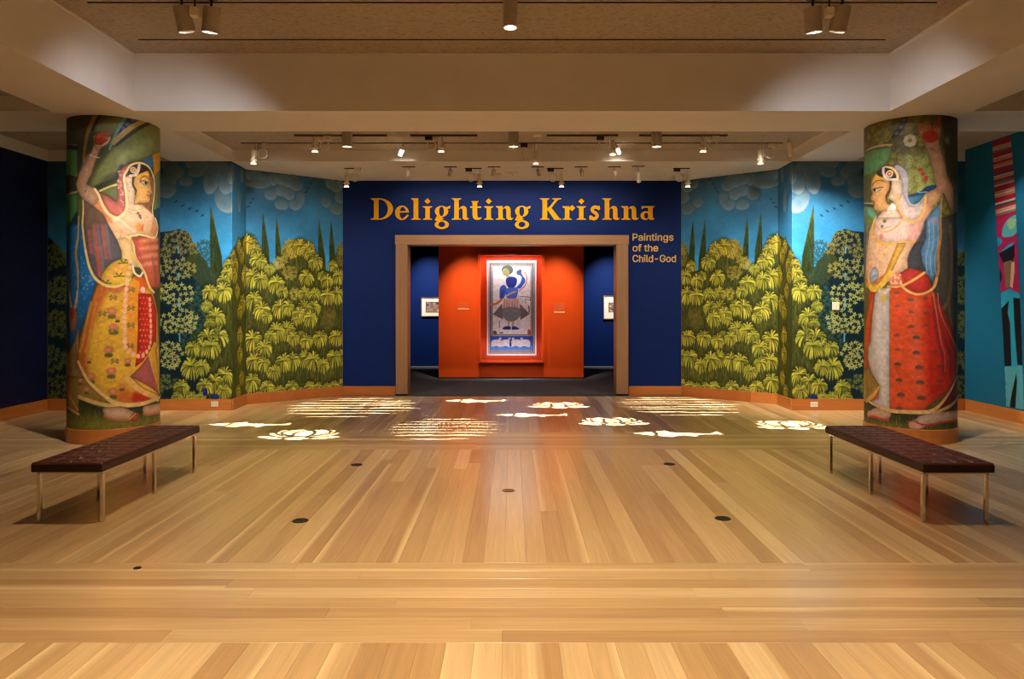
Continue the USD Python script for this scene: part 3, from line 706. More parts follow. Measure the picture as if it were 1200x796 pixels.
f.stroke([1, (755, 95), (690, 200), (640, 290), (590, 400), (560, 480)], [36, 34, 30, 26, 18], (86, 150, 140), alpha=.9)
f.stroke([1, (610, 405), (700, 315), (820, 225), (930, 170), (1010, 145)], [50, 52, 48, 44, 36], (176, 150, 88))
f.stroke([1, (640, 430), (760, 340), (900, 245), (1000, 190)], 26, (30, 34, 34), alpha=.8, soft=.02)
f.fill([1, (60, 480), (195, 470), (195, 770), (60, 770)], (74, 136, 74), sm=False, soft=.02)
f.stroke([1, (60, 455), (195, 460)], 55, (28, 32, 24)); f.stroke([1, (60, 425), (190, 432)], 12, (110, 116, 80))
f.stroke([2, (60, 210), (190, 250)], 16, (110, 140, 60))
f.fill([1, (1040, 540), (1135, 490), (1135, 730), (1060, 760)], (196, 136, 40), sm=False, soft=.02)
f.fill([1, (930, 600), (1040, 540), (1060, 700), (1000, 660)], (46, 92, 140), sm=False, soft=.02)
f.stroke([2, (1050, 250), (1140, 200)], 30, (150, 110, 50)); f.fill([2, (1060, 260), (1135, 230), (1135, 640), (1050, 640)], (92, 100, 60), soft=.03); f.fill([2, (1055, 640), (1140, 590), (1140, 790), (1085, 790)], (30, 70, 104), sm=False)
f.stroke([2, (1070, 600), (1135, 560)], 50, (70, 130, 110), alpha=.7, soft=.02)
f.stroke([2, (60, 485), (120, 450), (195, 430)], 24, (170, 160, 90))
f.fill([2, (70, 520), (195, 470), (200, 640), (120, 770), (70, 790)], (62, 124, 62), soft=.02)
f.fill([2, (195, 440), (260, 520), (255, 790), (195, 790)], (70, 76, 40), soft=.02)
f.fill([2, (120, 790), (200, 640), (200, 790)], (24, 50, 70), sm=False)
f.stroke([2, (455, 420), (560, 375), (660, 345)], 22, (196, 176, 80)); f.fill([2, (470, 430), (650, 370), (650, 540), (560, 470)], (84, 88, 52), soft=.02)
# blue cloth on the left
f.fill([3, (60, 120), (255, 60), (290, 400), (420, 700), 4, (400, 150), (300, 480), (215, 700), 5, (200, 60), (120, 240), (60, 100)], (28, 92, 152), sm=False)
for k in range(90):
    q = (rgc.uniform(80, 400), rgc.uniform(60, 790)); f.dot([3, q], 7, (120, 150, 190), alpha=.7) if q[0] < 250 + max(0, q[1] - 420) * .4 and q[0] > 60 else None
for k in range(60):
    q = (rgc.uniform(80, 380), rgc.uniform(20, 500)); f.dot([4, q], 7, (120, 160, 200), alpha=.7) if q[0] < 380 - q[1] * .27 else None
f.stroke([3, (60, 100), (70, 400), (95, 700), 4, (110, 300)], 26, (150, 100, 80), alpha=.8)
f.stroke([3, (215, 0), (210, 200), (180, 400), (205, 600), (205, 790)], [30, 28, 34, 30, 24], (160, 132, 80)); f.stroke([3, (225, 0), (222, 250), (222, 600), (222, 790)], 10, INK, alpha=.8)
# lower left hand
f.stroke([4, (85, 20), (105, 200), (130, 400)], [40, 36, 44], (196, 150, 100)); f.stroke([4, (200, 200), (185, 330), (160, 420)], [20, 40, 44], (196, 156, 108))
f.fill([4, (110, 410), (170, 400), (200, 500), (180, 620), (150, 660), (120, 640), (105, 520)], (182, 120, 84)); f.dot([4, (140, 460)], 40, (164, 52, 24), ry=60)
for x in (125, 143, 160, 176): f.stroke([4, (x, 530), (x + 4, 640)], 8, (120, 70, 50))
f.fill([4, (205, 640), (160, 790), 5, (120, 250), (90, 790), (205, 370), (215, 200), 4, (215, 640)], (176, 128, 70), sm=False)
f.stroke([5, (75, 60), (105, 300)], 30, (150, 46, 40)); f.fill([5, (60, 300), (110, 260), (180, 120), (205, 370), (240, 480), (300, 560), (250, 790), (60, 790)], (150, 112, 62), sm=False)
# skirt
SKIRT = [4, (425, 140), (380, 270), (330, 430), (240, 720), 5, (215, 250), (212, 370), (300, 550), (420, 690), (550, 790), 6, (620, 300), (720, 330), (860, 320), (1040, 280), (1120, 230), 5, (1120, 300), 4, (1090, 420), (1050, 250), (1000, 140), (930, 40), (830, 40), (740, 150)]
f.fill(SKIRT, (218, 162, 44), sm=False)
cw = f.pts([4, (600, 500)])[0]
f.fill([4, (425, 140), (560, 170), (420, 480), 5, (330, 120), (300, 350), (330, 560), (212, 370), (215, 250), 4, (240, 720), (330, 430)], (176, 76, 32), sm=False, alpha=.85, soft=.07)
for o, al in ((0, .8), (60, .6)): f.stroke([4, (350 + o, 330), (300 + o, 560), (260 + o, 790), 5, (225 + o, 260)], 18, (206, 150, 50), alpha=al, soft=.02)
f.fill([4, (770, 120), (895, 60), (890, 790), 5, (870, 300), (780, 240), (760, 60), 4, (760, 400)], (224, 132, 34), sm=False, alpha=.85, soft=.03)
f.fill([4, (885, 230), (1040, 240), (1085, 420), (1085, 790), 5, (1060, 140), (1010, 260), (930, 370), (850, 430), (870, 280), 4, (880, 700)], (192, 32, 22), sm=False)
f.fill([4, (830, 60), (930, 40), (1000, 140), (900, 240), (890, 100)], (196, 70, 30), alpha=.9, soft=.03)
f.stroke([4, (500, 130), (620, 200), (740, 150)], 60, (176, 70, 50), alpha=.7, soft=.04)
for i in range(9):
    for j in range(4): f.dot([4, (905 + j * 38 + (i % 2) * 18, 280 + i * 60)], 10, (232, 120, 90), alpha=.8)
for i in range(6):
    for j in range(3): f.dot([5, (905 + j * 40 + (i % 2) * 18, 20 + i * 62)], 11, (232, 120, 90), alpha=.8)
f.fill([5, (700, 640), (760, 690), 6, (850, 200), (1000, 270), (860, 310), (720, 310), (640, 290), (620, 240)], (182, 70, 26), alpha=.75, soft=.09)
f.fill([6, (830, 200), (900, 200), (1020, 265), (900, 300), (820, 290)], (170, 26, 18), alpha=.9, soft=.05)
for x0, y0 in ((640, 310), (560, 460), (700, 340), (520, 690), (620, 360)):
    f.stroke([4, (x0 - 150, y0 + 100), (x0, y0 + 60), (x0 + 110, y0 - 50)], 7, (180, 100, 30), alpha=.6)
def bloom(s, x, y, r=48):
    f.dot([s, (x, y + r * 1.2)], r * 0.85, (92, 92, 34), ry=r * 0.6, alpha=.85, soft=.012)
    for dx in (-.7, 0, .7): f.stroke([s, (x + dx * r, y + r * 1.5), (x, y + r * .6)], 12, (62, 70, 30))
    f.dot([s, (x, y)], r, (188, 100, 66), ry=r * .85, alpha=.9, soft=.015); f.dot([s, (x, y - 4)], r * .55, (216, 130, 86), ry=r * .4, alpha=.8, soft=.02)
for q in ((4, 585, 430), (4, 610, 610), (4, 650, 510, 26), (5, 550, 240), (5, 580, 480), (5, 600, 710), (5, 765, 365, 36), (5, 350, 540), (5, 330, 350, 26), (5, 230, 590, 30), (5, 300, 690, 30), (5, 700, 650, 30)): bloom(*q)
for q in ((4, 600, 280), (4, 800, 190), (4, 800, 400), (4, 800, 590), (4, 480, 460), (5, 620, 370), (5, 790, 200), (5, 590, 40)):
    for t in (-2.7, -2.1, -1.0, -.4, .6, 2.5): f.stroke([q[0], (q[1], q[2]), (q[1] + 40 * math.cos(t), q[2] + 30 * math.sin(t))], [8, 20, 6][:2], (96, 96, 38), alpha=.85)
    f.dot([q[0], (q[1], q[2] - 16)], 16, (196, 116, 76), alpha=.8, soft=.012)
def beads(p, r, col=(238, 170, 132)):
    q = f.pts(p); ls = LineString(q); n = int(ls.length / (r * 2.15 * 0.00108))
    for k in range(n + 1):
        a = ls.interpolate(k / n, normalized=True); cL.dot(a.x, a.y, r * 0.8 * .00108, r * .00108, col)
beads([4, (760, 60), (740, 300), (728, 520), (735, 790), 5, (732, 120), (742, 220), (800, 280), (870, 315), (940, 300), (995, 245), (1020, 180), (1025, 20), 4, (1025, 600), (1012, 300)], 27)
# pink hanging corner
f.fill([5, (790, 540), (900, 440), (1000, 300), (1060, 520), (1120, 760)], (172, 82, 82), sm=False)
for k in range(14): f.stroke([5, (830 + k * 20, 540 - k * 14), (840 + k * 20, 620 + k * 4)], 5, (140, 56, 60), alpha=.7)
f.stroke([5, (755, 565), (850, 645), (960, 725), (1110, 800)], 56, (226, 168, 88)); f.stroke([5, (800, 540), (900, 640), (1000, 700), (1120, 760)], 8, (90, 70, 40))
f.stroke([5, (1000, 290), (1060, 520), (1115, 720)], 22, (208, 156, 92)); f.stroke([4, (1000, 140), (1060, 300), (1100, 500), (1100, 790), 5, (1080, 250), (1110, 500)], [26, 26, 30, 30, 34, 30], (150, 110, 64))
# hem, grass, feet
GR = [6, (40, 250), (215, 240), (330, 330), (480, 380), (640, 400), (860, 360), (1060, 320), (1150, 290), (1150, 680), (40, 680)]
f.fill(GR, (52, 56, 28), sm=False); f.fill([6, (40, 470), (300, 460), (700, 480), (1150, 420), (1150, 690), (40, 690)], (120, 112, 36), sm=False, alpha=.75, soft=.12)
for k in range(170):
    x, y = rgc.uniform(70, 1130), rgc.uniform(420, 620); f.stroke([6, (x, y), (x + rgc.uniform(-8, 8), y - 50)], [8, 2], (150, 136, 44) if rgc.random() < .5 else (60, 66, 26), alpha=.5)
f.fill([6, (60, 0), (290, 20), (430, 170), (590, 300), (420, 310), (215, 240), (210, 430), (90, 350)], (150, 112, 46), sm=False)
for q in ((6, 230, 60, 30), (6, 300, 160, 30)): bloom(*q)
for k in range(5): f.stroke([6, (100 + 24 * k, 0), (120 + 20 * k, 200), (150 + 14 * k, 380)], 6, (104, 74, 30), alpha=.7)
f.stroke([6, (85, 350), (150, 400), (212, 440)], 26, (196, 150, 80)); f.stroke([6, (90, 180), (150, 300), (205, 390)], 18, (186, 142, 80))
f.stroke([6, (215, 240), (330, 285), (470, 325), (640, 350)], 44, (204, 164, 88))
f.stroke([5, (208, 375), (300, 560), (420, 690), (520, 770), 6, (580, 290), (680, 325), (800, 335), (950, 315), (1050, 280), (1130, 240)], [30, 30, 32, 36, 44, 46, 46, 44, 40, 30], (226, 182, 104))
f.fill([6, (485, 380), (560, 362), (700, 358), (830, 410), (885, 430), (890, 460), (850, 512), (760, 500), (600, 495), (520, 470)], (206, 160, 122))
f.stroke([6, (500, 455), (600, 495), (760, 500), (800, 480)], 22, (184, 92, 56)); f.fill([6, (790, 480), (845, 415), (895, 440), (890, 470), (850, 514), (800, 505)], (190, 78, 40)); f.stroke([6, (785, 495), (850, 430)], 9, (226, 190, 120))
f.fill([6, (935, 370), (1000, 335), (1130, 320), (1130, 410), (1020, 445), (950, 430)], (206, 160, 122)); f.stroke([6, (945, 430), (1020, 440), (1130, 405)], 22, (184, 92, 56))
# torso, arm
f.fill([2, (300, 345), (410, 400), (470, 500), (560, 650), (640, 700), (740, 620), (760, 600), (900, 570), (1000, 640), (1060, 700), (1095, 790), 3, (1095, 190), (1050, 225), (960, 210), (870, 200), (820, 300), (850, 440), (900, 540), (800, 560), (700, 480), (690, 380), (640, 250), (560, 110), (500, 0), 2, (520, 790), (480, 680), (380, 590), (300, 450)], SKL, sm=False)
f.fill([3, (640, 240), (790, 215), (830, 310), (850, 450), (900, 560), (800, 560), (700, 480), (692, 380)], (228, 184, 116), sm=False)
f.fill([2, (370, 590), (440, 520), (500, 600), (560, 700), (600, 790), (530, 790), (490, 690)], (206, 116, 66), sm=False, alpha=.85, soft=.03)
f.fill([3, (540, 60), (700, 60), (850, 180), (740, 215), (640, 235)], (226, 172, 124), sm=False, soft=.03)
f.stroke([3, (640, 20), (740, 110), (860, 190)], 60, (232, 200, 168), alpha=.8, soft=.02)
for o in (0, 20, 40): f.stroke([3, (630 + o, 40), (730 + o, 130), (830 + o, 200)], 4, (180, 120, 100), alpha=.7)
f.dot([3, (900, 115)], 46, (222, 134, 62), alpha=.9, soft=.03); f.stroke([3, (935, 80), (930, 150)], 14, (196, 80, 40), alpha=.8)
f.fill([3, (1040, 60), (1085, 110), (1080, 195), (1030, 200)], (204, 120, 70), alpha=.7, soft=.04)
f.stroke([3, (700, 150), (680, 215)], 12, (210, 120, 80), alpha=.7)
# drape at the right
f.fill([3, (810, 225), (960, 205), (1100, 235), (1125, 790), (1000, 790), (940, 620), (860, 460), (830, 310)], (192, 84, 62), sm=False)
for y in (250, 340, 430, 520): f.stroke([3, (900, y + 20), (1000, y), (1100, y - 10)], [20, 46, 50], (224, 150, 108), alpha=.75, soft=.03)
f.stroke([3, (840, 260), (890, 400), (940, 520)], 26, (176, 66, 74), alpha=.8, soft=.02); f.stroke([3, (1040, 460), (1070, 600), (1080, 790)], 40, (120, 80, 80), alpha=.7, soft=.03)
f.stroke([3, (1110, 240), (1120, 500), (1125, 790)], 26, (170, 96, 56), alpha=.8)
f.stroke([3, (780, 222), (825, 310), (845, 440), (905, 540), (960, 640), (1010, 780), 4, (1060, 220)], [26, 28, 30, 30, 30, 30, 28], (232, 192, 112)); f.stroke([3, (800, 240), (835, 420), (900, 530), (960, 650)], 5, (110, 90, 50))
f.stroke([3, (760, 215), (870, 188), (960, 203), (1050, 228), (1092, 190), (1102, 110), (1075, 10)], 26, (234, 200, 136)); f.stroke([3, (760, 200), (870, 174), (960, 188)], 4, INK, alpha=.7)
# dark shawl at the left
f.fill([2, (265, 520), (370, 585), (490, 690), (540, 790), 3, (560, 110), (640, 250), (692, 380), (692, 450), (590, 515), (500, 610), (470, 700), (400, 690), (330, 530), (280, 280), (260, 0)], (80, 74, 78), sm=False)
f.fill([2, (265, 520), (370, 585), (490, 690), (530, 790), 3, (480, 100), (280, 130), (260, 0)], (98, 72, 58), sm=False, alpha=.9, soft=.05)
for x, y0, y1 in ((325, 150, 420), (385, 90, 640), (480, 90, 460), (420, 330, 690)):
    for y in range(y0, y1, 30): f.dot([3, (x + (y - y0) * .12, y)], 20, (172, 74, 62), ry=17, alpha=.75, soft=.015)
    f.stroke([3, (x + 42, y0), (x + 42 + (y1 - y0) * .12, y1)], 26, (112, 98, 108), alpha=.6, soft=.02)
# hip
f.fill([3, (470, 700), (500, 600), (590, 510), (700, 468), (790, 500), (830, 600), (800, 690), (730, 745), (560, 765)], (230, 176, 46))
for q in ((540, 680), (720, 590), (640, 530), (590, 610), (760, 690)): f.dot([3, q], 30, (206, 132, 92), alpha=.7, soft=.02)
for q in ((670, 660), (520, 740), (720, 510)):
    for t in (0, 1.1, 2.2, 3.3): f.stroke([3, q, (q[0] + 56 * math.cos(t), q[1] - 40 * math.sin(t))], [8, 16], (72, 82, 34))
beads([3, (790, 500), (780, 600), (760, 700)], 24)
f.stroke([3, (820, 540), (840, 620), (900, 660), (930, 620)], 22, (226, 206, 180)); f.dot([4, (935, 190)], 30, (216, 170, 170), ry=34)
f.stroke([2, (262, 520), (265, 640), (255, 790), 3, (262, 150), (285, 340), (335, 560), (405, 690), (520, 765), (640, 772), (745, 735), (800, 690)], [16, 18, 22, 24, 26, 28, 30, 30, 30, 26, 20], (222, 180, 102))
# arm and hand
f.fill([1, (385, 430), (440, 480), (470, 460), (440, 520), (395, 640), (350, 780), 2, (330, 280), (300, 345), (400, 395), (445, 500), (410, 565), (360, 580), (260, 510), (200, 420), (183, 340), (225, 220), 1, (290, 640), (345, 530)], SK, sm=False)
f.stroke([2, (225, 240), (300, 60), 1, (350, 540)], 30, (210, 164, 132), alpha=.5, soft=.04)
f.fill([1, (380, 340), (405, 320), (480, 330), (570, 345), (560, 400), (490, 450), (440, 490), (395, 440)], (200, 148, 110)); f.fill([1, (395, 345), (430, 325), (500, 360), (550, 385), (490, 420), (420, 425), (395, 400)], (186, 58, 34))
for a in ([(430, 350), (470, 300), (500, 300)], [(460, 350), (500, 300), (540, 300)], [(490, 370), (530, 310), (565, 290)], [(420, 340), (440, 310), (470, 325)]): f.stroke([1] + a, [20, 18, 14], (186, 66, 40))
f.stroke([1, (490, 430), (540, 395), (565, 345)], [24, 20, 12], (206, 160, 120))
f.stroke([1, (340, 545), (440, 575)], 8, (226, 200, 160)); f.stroke([2, (340, 570), (440, 490), (400, 410)], 6, (150, 100, 70), alpha=.7); f.dot([2, (290, 420)], 16, (110, 120, 90))
# veil and head
f.fill([2, (655, 300), (668, 220), (715, 150), (800, 110), (765, 190), (745, 245), (715, 265), (735, 420), (745, 570), (715, 655), (640, 705), (560, 660), (500, 560), (440, 430), (560, 490), (630, 545), (655, 480), (645, 380)], (178, 90, 78), sm=False)
for k in range(60):
    x, y = rgc.uniform(640, 740), rgc.uniform(160, 690); f.dot([2, (x, y)], 10, (214, 140, 130), alpha=.6) if (x > 655 + (y > 400) * 20) else None
f.fill([2, (520, 530), (600, 560), (700, 600), (700, 670), (620, 690), (550, 620)], (206, 96, 82), soft=.05, alpha=.8)
f.fill([2, (720, 262), (830, 240), (850, 330), (850, 470), (840, 560), (800, 600), (745, 600), (735, 420)], (230, 194, 160), sm=False)
f.fill([2, (760, 590), (850, 570), (930, 580), (1000, 640), (1060, 720), (980, 760), (800, 760), (740, 700)], (230, 188, 150), soft=.02)
for o in (0, 40): f.stroke([2, (760, 610 + o), (840, 640 + o), (930, 620 + o)], 5, (176, 110, 90), alpha=.8)
f.stroke([2, (900, 570), (960, 600), (1040, 660)], 30, (176, 112, 84), alpha=.6, soft=.03)
f.fill([2, (830, 300), (870, 220), (940, 190), (995, 200), (1012, 260), (1018, 330), (1028, 380), (1043, 440), (1022, 462), (1012, 480), (1018, 510), (1008, 548), (950, 560), (890, 555), (850, 580), (836, 560), (855, 450), (830, 380)], (228, 168, 92), sm=False)
f.fill([2, (870, 240), (940, 195), (990, 205), (1005, 250), (950, 250), (890, 280)], (232, 168, 48), soft=.02)
f.fill([2, (775, 185), (830, 135), (900, 125), (985, 175), (960, 200), (900, 225), (860, 245), (785, 242)], (48, 42, 38))
f.dot([2, (828, 186)], 34, (220, 190, 140)); f.dot([2, (828, 186)], 20, (130, 84, 50)); f.dot([2, (828, 186)], 10, (226, 190, 130))
f.stroke([2, (895, 125), (882, 190), (850, 240), (790, 250)], [30, 34, 30, 26], (224, 196, 178))
f.stroke([2, (826, 268), (822, 350), (850, 400), (858, 430), (845, 460)], [18, 22, 20, 16, 8], (50, 36, 32))
f.stroke([2, (905, 300), (930, 262), (970, 256), (1008, 292)], 8, (70, 46, 32)); f.fill([2, (905, 318), (945, 305), (992, 328), (985, 345), (948, 356), (920, 335)], (226, 206, 186)); f.dot([2, (968, 331)], 16, (30, 24, 26)); f.stroke([2, (900, 316), (945, 304), (996, 328)], 7, (40, 28, 26))
f.stroke([2, (985, 425), (1015, 440)], 5, (160, 90, 60)); f.stroke([2, (980, 470), (1016, 470)], 12, (172, 70, 60)); f.dot([2, (990, 428)], 9, (170, 100, 70))
f.stroke([2, (890, 560), (905, 575), (1000, 552)], 6, (150, 80, 60)); f.dot([2, (880, 670)], 16, (78, 110, 60)); f.dot([2, (900, 700)], 18, (150, 60, 60)); f.dot([2, (910, 725)], 14, (78, 110, 60))
for q in ((790, 320), (780, 420), (800, 380)): f.dot([2, q], 9, (150, 150, 120))
f.fill([2, (1012, 270), (1045, 250), (1058, 400), (1040, 560), (1000, 640), (930, 580), (1010, 555), (1030, 470), (1045, 440), (1022, 360)], (128, 84, 60), sm=False, alpha=.85)
f.stroke([2, (395, 398), (440, 470), (480, 580), (540, 670), (625, 722), (690, 705), (748, 625), (750, 480), (722, 270), (755, 195), (795, 135), (860, 108), (930, 110), (1000, 150), (1042, 225), (1066, 330), (1062, 480), (1042, 610), (1050, 700)], [22, 24, 26, 28, 28, 28, 26, 24, 22, 22, 22, 20, 20, 20, 20, 18, 18, 18, 16], (238, 202, 140))
cL.mottle(0.10, 7.0, 37, 4); cL.mottle(0.16, 30.0, 31, 3); cL.c = np.clip(cL.c, 0, 1) ** .86

# -- right column: woman in a red skirt
uvR, placeR = col_maps(1)
cR = Canvas(uu, vv, (84, 78, 42)); cR.px = 0.006
cR.mottle(0.35, 3.0, 22, 4)
f = Fig(cR, uvR, 1005)
for k in range(1500):                                 # small scale-like leaves
    u = rgc.uniform(uu[0], uu[-1]); v = rgc.uniform(2.1, 3.74)
    q = rgc.random(); c = (150, 136, 40) if q < .5 else (112, 112, 46) if q < .8 else (66, 66, 34)
    cR.dot(u, v, .026, .026, c, .55, soft=.012); cR.dot(u, v + .008, .016, .014, (70, 70, 34), .5)
f.fill([1, (970, 60), (1150, 60), (1150, 790), (1030, 790), (960, 420)], (44, 38, 24), alpha=.7, soft=.06)
f.fill([2, (540, 0), (820, 0), (860, 200), (880, 370), (700, 450), (560, 480), (530, 250)], (128, 128, 58), alpha=.45, soft=.08)
for k in range(70):
    x, y = rgc.uniform(550, 850), rgc.uniform(20, 430); f.dot([2, (x, y)], 22, (150, 158, 80), alpha=.5, soft=.02); f.dot([2, (x, y)], 9, (84, 92, 44), alpha=.6)
for q in ((700, 180), (735, 225), (770, 270), (765, 290)): f.dot([2, q], 22, (160, 44, 30), alpha=.9)
f.fill([1, (40, 570), (150, 490), (350, 440), (385, 480), (340, 620), (220, 720), (100, 790), (40, 790)], (92, 140, 84)); f.fill([1, (60, 700), (150, 620), (260, 560), (200, 700), (100, 780)], (70, 150, 90), alpha=.6, soft=.08)
f.stroke([1, (40, 560), (140, 475), (260, 440), (380, 432)], 26, (178, 146, 96)); f.stroke([1, (385, 440), (350, 600), (230, 720)], 16, (80, 76, 44)); f.stroke([1, (60, 545), (180, 480), (340, 450)], 12, (44, 52, 36))
f.stroke([1, (535, 90), (500, 210), (440, 300), (400, 340)], [60, 62, 62, 44], (42, 42, 42))
for q in ((520, 150), (490, 230), (440, 300)): f.dot([1, q], 16, (116, 112, 98), alpha=.7, soft=.02)
for a in range(8): f.dot([1, (590 + 46 * math.cos(a * PI / 4), 382 + 46 * math.sin(a * PI / 4))], 26, (196, 186, 150))
f.dot([1, (590, 382)], 22, (150, 120, 60))
for q in ((120, 320), (1010, 380), (350, 200)): f.dot([1, q], 34, (150, 128, 90), alpha=.6, soft=.03)
f.fill([2, (40, 300), (150, 250), (160, 560), (60, 560)], (74, 72, 40), soft=.03); f.stroke([2, (50, 560), (160, 560)], 18, (170, 160, 130)); f.fill([2, (50, 590), (180, 600), (200, 700), (160, 790), (50, 790)], (96, 140, 84), soft=.03); f.stroke([2, (120, 640), (200, 720)], 50, (90, 170, 180), alpha=.8, soft=.02); f.stroke([2, (60, 580), (160, 590), (200, 640)], 30, (34, 40, 40), alpha=.8)
f.fill([3, (60, 0), (170, 0), (150, 100), (60, 150)], (100, 120, 60), soft=.03); f.stroke([3, (80, 100), (80, 500)], 50, (60, 92, 120), alpha=.9)
# dark ground and blue drape right of the waist
f.fill([2, (740, 790), (1140, 640), 3, (1140, 100), (1140, 790), 4, (1140, 790), (1090, 780), (960, 440), (850, 200), (820, 60), 3, (820, 780), (560, 560), (560, 450), (640, 290)], (70, 66, 60), sm=False)
f.fill([3, (740, 60), (800, 0), (800, 240), (720, 340), (720, 480), (790, 640), (780, 640), (700, 590), (560, 560), (555, 480), (590, 390), (660, 280)], (58, 60, 66), sm=False)
f.fill([2, (800, 700), (920, 560), (960, 480), (950, 790), 3, (930, 150), (900, 420), (890, 580), (840, 730), (800, 660), (730, 510), (708, 380), (770, 230), (770, 20)], (86, 136, 182), sm=False)
for x in (800, 850, 900): f.stroke([3, (x, 40), (x + 5, 260), (x - 30, 460), (x - 20, 640)], 10, (150, 176, 200), alpha=.7)
f.fill([3, (820, 10), (900, 0), (895, 90), (830, 60)], (150, 140, 160), alpha=.8, soft=.02)
f.stroke([2, (945, 500), (930, 790), 3, (935, 180), (905, 420), (908, 600), (850, 790)], [22, 26, 32, 34, 34, 26], (176, 122, 54))
for k in range(7): f.stroke([3, (1010 + 10 * k, 180 + 60 * k), (1080, 300 + 50 * k), (1130, 480 + 40 * k)], 10, (34, 32, 32), alpha=.8)
f.stroke([3, (1040, 100), (1060, 400), (1050, 790), 4, (1020, 300), (950, 420)], [60, 50, 46, 40, 30], (128, 100, 60), alpha=.8, soft=.03); f.stroke([4, (1100, 0), (1110, 790)], 50, (70, 66, 70), soft=.02)
f.stroke([4, (1060, 60), (1020, 300), (1060, 600)], 40, (112, 92, 50), alpha=.8, soft=.03)
# arm, hand
f.fill([1, (720, 330), (905, 320), (930, 470), (980, 620), (1012, 790), 2, (1080, 400), (1092, 560), (1085, 660), (1040, 630), (985, 500), (960, 450), (890, 570), (800, 610), (750, 530), (760, 440), (880, 375), (850, 220), (800, 30), 1, (760, 440)], (182, 130, 94), sm=False)
f.fill([2, (790, 470), (890, 420), (930, 480), (870, 570), (800, 580)], (206, 150, 100), alpha=.7, soft=.05)
f.stroke([2, (965, 450), (1000, 540), (1040, 630)], 12, (40, 36, 32))
for p in ([(700, 190), (705, 260), (740, 340)], [(755, 190), (765, 250), (780, 320)], [(800, 190), (815, 250), (830, 310)], [(880, 160), (872, 230), (870, 300)], [(920, 115), (912, 220), (905, 320)]): f.stroke([1] + p, [22, 30, 38], (164, 92, 62)); f.stroke([1] + p[:2], [14, 20], (160, 48, 30))
f.dot([1, (820, 335)], 84, (158, 40, 22), ry=66, soft=.02); f.stroke([1, (820, 470), (860, 480)], 26, (110, 70, 56), alpha=.8)
for k in range(3): f.stroke([1, (770, 440 + 20 * k), (930, 430 + 20 * k)], 5, (150, 120, 110), alpha=.7)
# blue scarf behind the neck
f.fill([2, (545, 490), (640, 460), (750, 445), (700, 530), (620, 575), (560, 560)], (48, 106, 138)); f.stroke([2, (540, 485), (700, 450), (790, 400), (870, 370)], [24, 36, 60, 36], (24, 50, 84)); f.stroke([2, (690, 440), (780, 430)], 12, (110, 160, 180), alpha=.8)
# chest and body
f.fill([2, (290, 640), (440, 610), (520, 720), (600, 770), (700, 740), (745, 620), (760, 500), (800, 600), (840, 620), (780, 720), (735, 790), 3, (700, 190), (640, 290), (585, 390), (560, 470), (565, 570), (475, 630), (430, 720), (300, 720), (130, 760), (85, 760), (90, 500), (130, 150), (190, 20), 2, (230, 720)], (228, 178, 136), sm=False)
f.fill([2, (290, 640), (440, 620), (520, 730), (620, 790), (180, 790), (230, 710)], (232, 192, 166), sm=False)
f.fill([3, (200, 10), (520, 0), (740, 50), (700, 190), (640, 285), (340, 290), (225, 265), (172, 150)], (228, 190, 178), sm=False)
f.fill([3, (600, 50), (742, 55), (700, 190), (640, 285), (550, 270)], (222, 150, 140), alpha=.85, soft=.04)
for k in range(5): f.stroke([3, (440 + 40 * k, 60), (400 + 40 * k, 250)], 4, (170, 140, 140), alpha=.6)
f.dot([3, (265, 215)], 26, (198, 84, 84), ry=34, alpha=.7, soft=.02)
f.fill([2, (770, 560), (840, 610), (760, 740), (720, 740)], (214, 140, 110), alpha=.7, soft=.03)
f.stroke([3, (210, 80), (250, 150), (330, 160), (430, 110), (480, 50)], 20, (214, 160, 90)); f.stroke([3, (215, 95), (260, 130), (380, 95)], 8, (176, 100, 80), alpha=.8)
f.stroke([3, (205, 0), (170, 100), (190, 215), (260, 282), (360, 297), (560, 278), (640, 272)], [24, 30, 32, 34, 32, 26, 20], (230, 168, 66))
f.dot([3, (305, 40)], 18, (90, 110, 50)); f.dot([3, (275, 100)], 18, (90, 110, 50)); f.dot([2, (300, 760)], 18, (90, 110, 50))
f.stroke([3, (110, 120), (100, 400), (95, 640)], 24, (206, 146, 110), alpha=.7, soft=.03); f.stroke([3, (150, 330), (200, 480), (210, 580)], 8, (206, 150, 130), alpha=.7); f.dot([3, (300, 410)], 16, (214, 160, 70))
f.fill([3, (450, 290), (545, 290), (440, 490), (360, 660), (260, 790), (90, 790), (85, 680), (150, 740), (230, 735), (320, 610), (390, 430)], (234, 180, 66), sm=False)
f.stroke([3, (440, 330), (370, 530), (270, 700), (180, 745), (110, 690)], 10, (196, 120, 40)); f.stroke([3, (500, 300), (420, 480), (330, 650)], 6, (206, 140, 50), alpha=.7)
f.fill([3, (150, 600), (205, 560), (235, 650), (180, 725), (140, 690)], (184, 196, 212)); f.stroke([3, (150, 690), (200, 650)], 26, (90, 130, 180), alpha=.7, soft=.02); f.stroke([3, (190, 730), (280, 660)], 18, (204, 84, 40))
